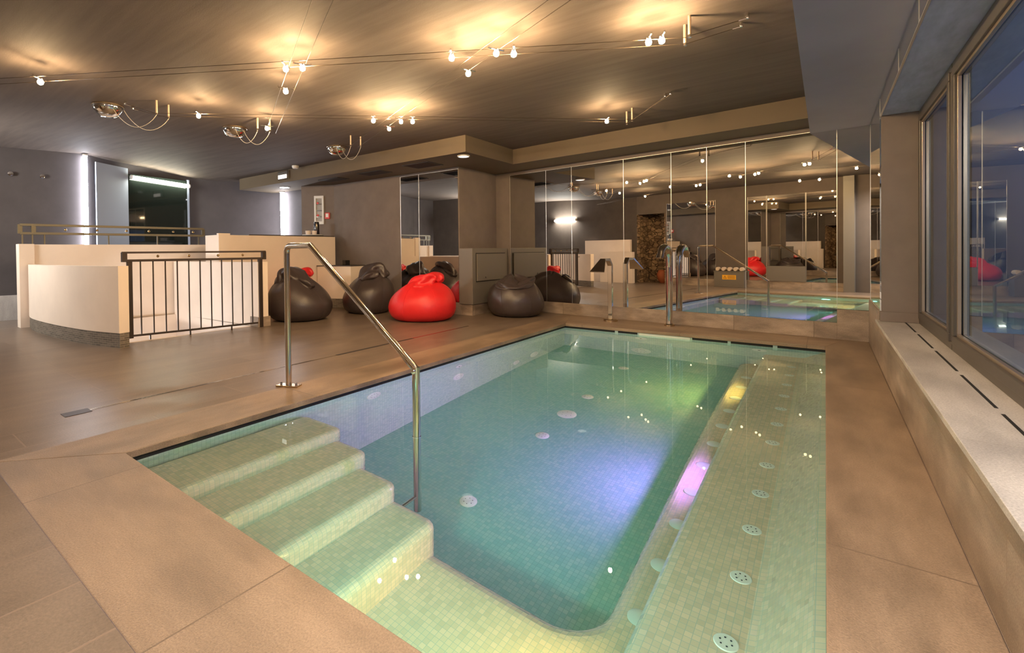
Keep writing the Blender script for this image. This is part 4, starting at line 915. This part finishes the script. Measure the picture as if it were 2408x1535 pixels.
# ------------------------------------------------------------------ bean bags
VR, VT = Vector((.787, .617)), Vector((.617, -.787))      # sideways / towards the pool, used to pose the bags
def bean_bag(label, c, R, H, m, cone, lean, spine, seed, squash=1.0):
    """c plan centre; cone 0 round .. 1 tapering; lean (right, front) of the top; spine = gathered collar: (right, front, up, radius)"""
    rng = random.Random(seed); ph = [rng.uniform(0, 6.28) for _ in range(10)]
    t = thing('bean_bag', label, 'bean bag', (c[0], c[1], 0.0), 'leatherette bean bags')
    pr = [(0, 0), (.5, 0), (.74, .012), (.89, .085), (.97, .20), (1.0, .34), (.985, .48), (.93, .62), (.82, .755), (.65, .87), (.43, .95), (.2, .985), (.06, 1.0)]
    pc = [(0, 0), (.5, 0), (.74, .012), (.89, .085), (.98, .19), (1.0, .31), (.95, .44), (.84, .57), (.69, .69), (.53, .80), (.37, .89), (.2, .96), (.06, 1.0)]
    P = catmull([(a[0] * (1 - cone) + b[0] * cone, a[1] * (1 - cone) + b[1] * cone) for a, b in zip(pr, pc)], 4); seg = 72; rings = []
    bm = new(); ln = VR * lean[0] + VT * lean[1]
    def surf(r, z, th):
        w_ = ss(.5, .95, z); lo = ss(.0, .12, z) * (1 - ss(.25, .5, z))
        crease = 0
        for k in range(5):
            d = (th - ph[k] - 1.3 * k + math.pi) % (2 * PI) - math.pi
            crease -= (.035 * w_ + .014 * lo) * math.exp(-(d / .16) ** 2)
            crease += (.030 * w_) * math.exp(-((d - .3) / .2) ** 2)
        rad = r * R * (1 + crease + .03 * math.sin(2 * th + ph[5]) + .018 * math.sin(3 * th + ph[6] + 2 * z) + .010 * math.sin(7 * th + ph[7] + 8 * z) * w_)
        k = ss(.25, 1.0, z)
        zz = z * H * (1 + .05 * w_ * math.sin(3 * th + ph[8]) + .03 * w_ * math.sin(5 * th + ph[9]))
        return Vector((c[0] + rad * math.cos(th) + ln.x * k, c[1] + rad * math.sin(th) * squash + ln.y * k, max(.002, zz + .002)))
    for q in P:
        r, z = max(0, q.x), min(1, max(0, q.y))
        if r < 1e-4: rings.append([bm.verts.new((c[0], c[1], .002))])
        else: rings.append([bm.verts.new(surf(r, z, 2 * PI * j / seg)) for j in range(seg)])
    for i in range(len(rings) - 1):
        A_, B_ = rings[i], rings[i + 1]
        for j in range(seg):
            k = (j + 1) % seg
            if len(A_) == 1: bm.faces.new((A_[0], B_[k], B_[j]))
            else: bm.faces.new((A_[j], A_[k], B_[k], B_[j]))
    bm.faces.new(rings[-1])
    obj('body', bm, m, t, smooth=2)
    for k in range(6):
        th = 2 * PI * k / 6 + ph[7]; bm = new()
        pts = [surf(max(.05, q.x) * 1.002, q.y, th + .04 * math.sin(5 * q.y)) for q in P[6:-6]]
        tube(bm, pts, .0032, 6); obj('seam', bm, m, t, smooth=True)
    # gathered, folded collar
    S = catmull([(a * VR.x + b * VT.x, a * VR.y + b * VT.y, u_, ) for a, b, u_, r in spine], 5); RR = [p[3] for p in spine]
    n1 = len(S); n2 = 28; g = []; bm = new(); up_ = Vector((0, 0, 1))
    for i, p in enumerate(S):
        f = i / (n1 - 1) * (len(RR) - 1); a = min(int(f), len(RR) - 2); r = RR[a] + (RR[a + 1] - RR[a]) * (f - a)
        tg = (S[min(i + 1, n1 - 1)] - S[max(i - 1, 0)]).normalized(); sd_ = tg.cross(up_).normalized(); nn = sd_.cross(tg).normalized(); row = []
        for j in range(n2):
            an = 2 * PI * j / n2
            fold = 1 + .20 * math.sin(3 * an + ph[0] + 1.1 * i * .35) + .13 * math.sin(5 * an + ph[1] - .5 * i * .5) + .08 * math.sin(8 * an + ph[2] + .9 * i)
            row.append(bm.verts.new(Vector((c[0], c[1], 0)) + p + sd_ * math.cos(an) * r * fold * 1.15 + nn * math.sin(an) * r * fold * .85))
        g.append(row)
    for i in range(n1 - 1):
        for j in range(n2): bm.faces.new((g[i][j], g[i][(j + 1) % n2], g[i + 1][(j + 1) % n2], g[i + 1][j]))
    for row, rev in ((g[0], 1), (g[-1], 0)):
        cc = sum((v.co for v in row), Vector()) / n2; inner = [bm.verts.new(v.co.lerp(cc, .55) + (cc - g[n1 // 2][0].co).normalized() * -.012) for v in row]
        for j in range(n2): bm.faces.new((row[j], row[(j + 1) % n2], inner[(j + 1) % n2], inner[j]))
        bm.faces.new(inner[::-1] if rev else inner)
    obj('collar', bm, m, t, smooth=2, subd=1)
    return t
bean_bag('dark brown bean bag right beside the stair railing', (-6.26, 4.35), .485, .68, M['brown'], .55, (-.10, .0), [(-.30, .12, .50, .07), (-.25, .06, .64, .11), (-.13, .06, .70, .13), (.02, .12, .62, .13), (.14, .18, .55, .10), (.24, .2, .48, .05)], 11)
bean_bag('red bean bag half hidden behind the brown one by the railing', (-7.0, 4.84), .37, .60, M['red'], .6, (.02, 0), [(-.10, 0, .50, .10), (.02, 0, .62, .13), (.13, 0, .68, .10), (.22, 0, .62, .04)], 5)
bean_bag('dark brown bean bag behind the front red one, with a tall peaked top', (-6.03, 5.50), .435, .66, M['brown'], .30, (.08, 0), [(-.08, .18, .52, .09), (.00, .14, .61, .13), (.10, .06, .68, .15), (.20, .02, .67, .15), (.29, .02, .56, .12)], 23)
bean_bag('bright red bean bag in front of the wall mirror', (-4.70, 5.36), .485, .55, M['red'], .10, (.03, -.02), [(-.22, .06, .42, .08), (-.10, .04, .48, .13), (.04, .02, .54, .145), (.16, 0, .60, .12), (.24, 0, .61, .09), (.29, .03, .56, .05)], 31)
bean_bag('dark brown bean bag beside the grey cabinet and pool mirror', (-3.785, 6.50), .435, .60, M['brown'], .15, (-.03, -.02), [(-.27, .10, .50, .05), (-.19, .21, .43, .085), (-.05, .26, .415, .09), (.09, .23, .46, .08), (.20, .16, .53, .06), (.28, .10, .585, .025)], 47)

# ------------------------------------------------------------------ world, view
wd = bpy.data.worlds.new('world'); sc.world = wd; wd.use_nodes = True
bg = wd.node_tree.nodes['Background']; bg.inputs['Color'].default_value = (.13, .145, .26, 1); bg.inputs['Strength'].default_value = 1.8
sc.view_settings.view_transform = 'Standard'; sc.view_settings.look = 'None'; sc.view_settings.gamma = 1; sc.view_settings.use_curve_mapping = False
sc.view_settings.exposure = 0.75
cy = sc.cycles
cy.max_bounces = 14; cy.diffuse_bounces = 5; cy.glossy_bounces = 8; cy.transmission_bounces = 10; cy.transparent_max_bounces = 8
cy.caustics_reflective = True; cy.caustics_refractive = True
cy.sample_clamp_indirect = 4.0; cy.sample_clamp_direct = 0
cy.use_denoising = True
cy.blur_glossy = .5
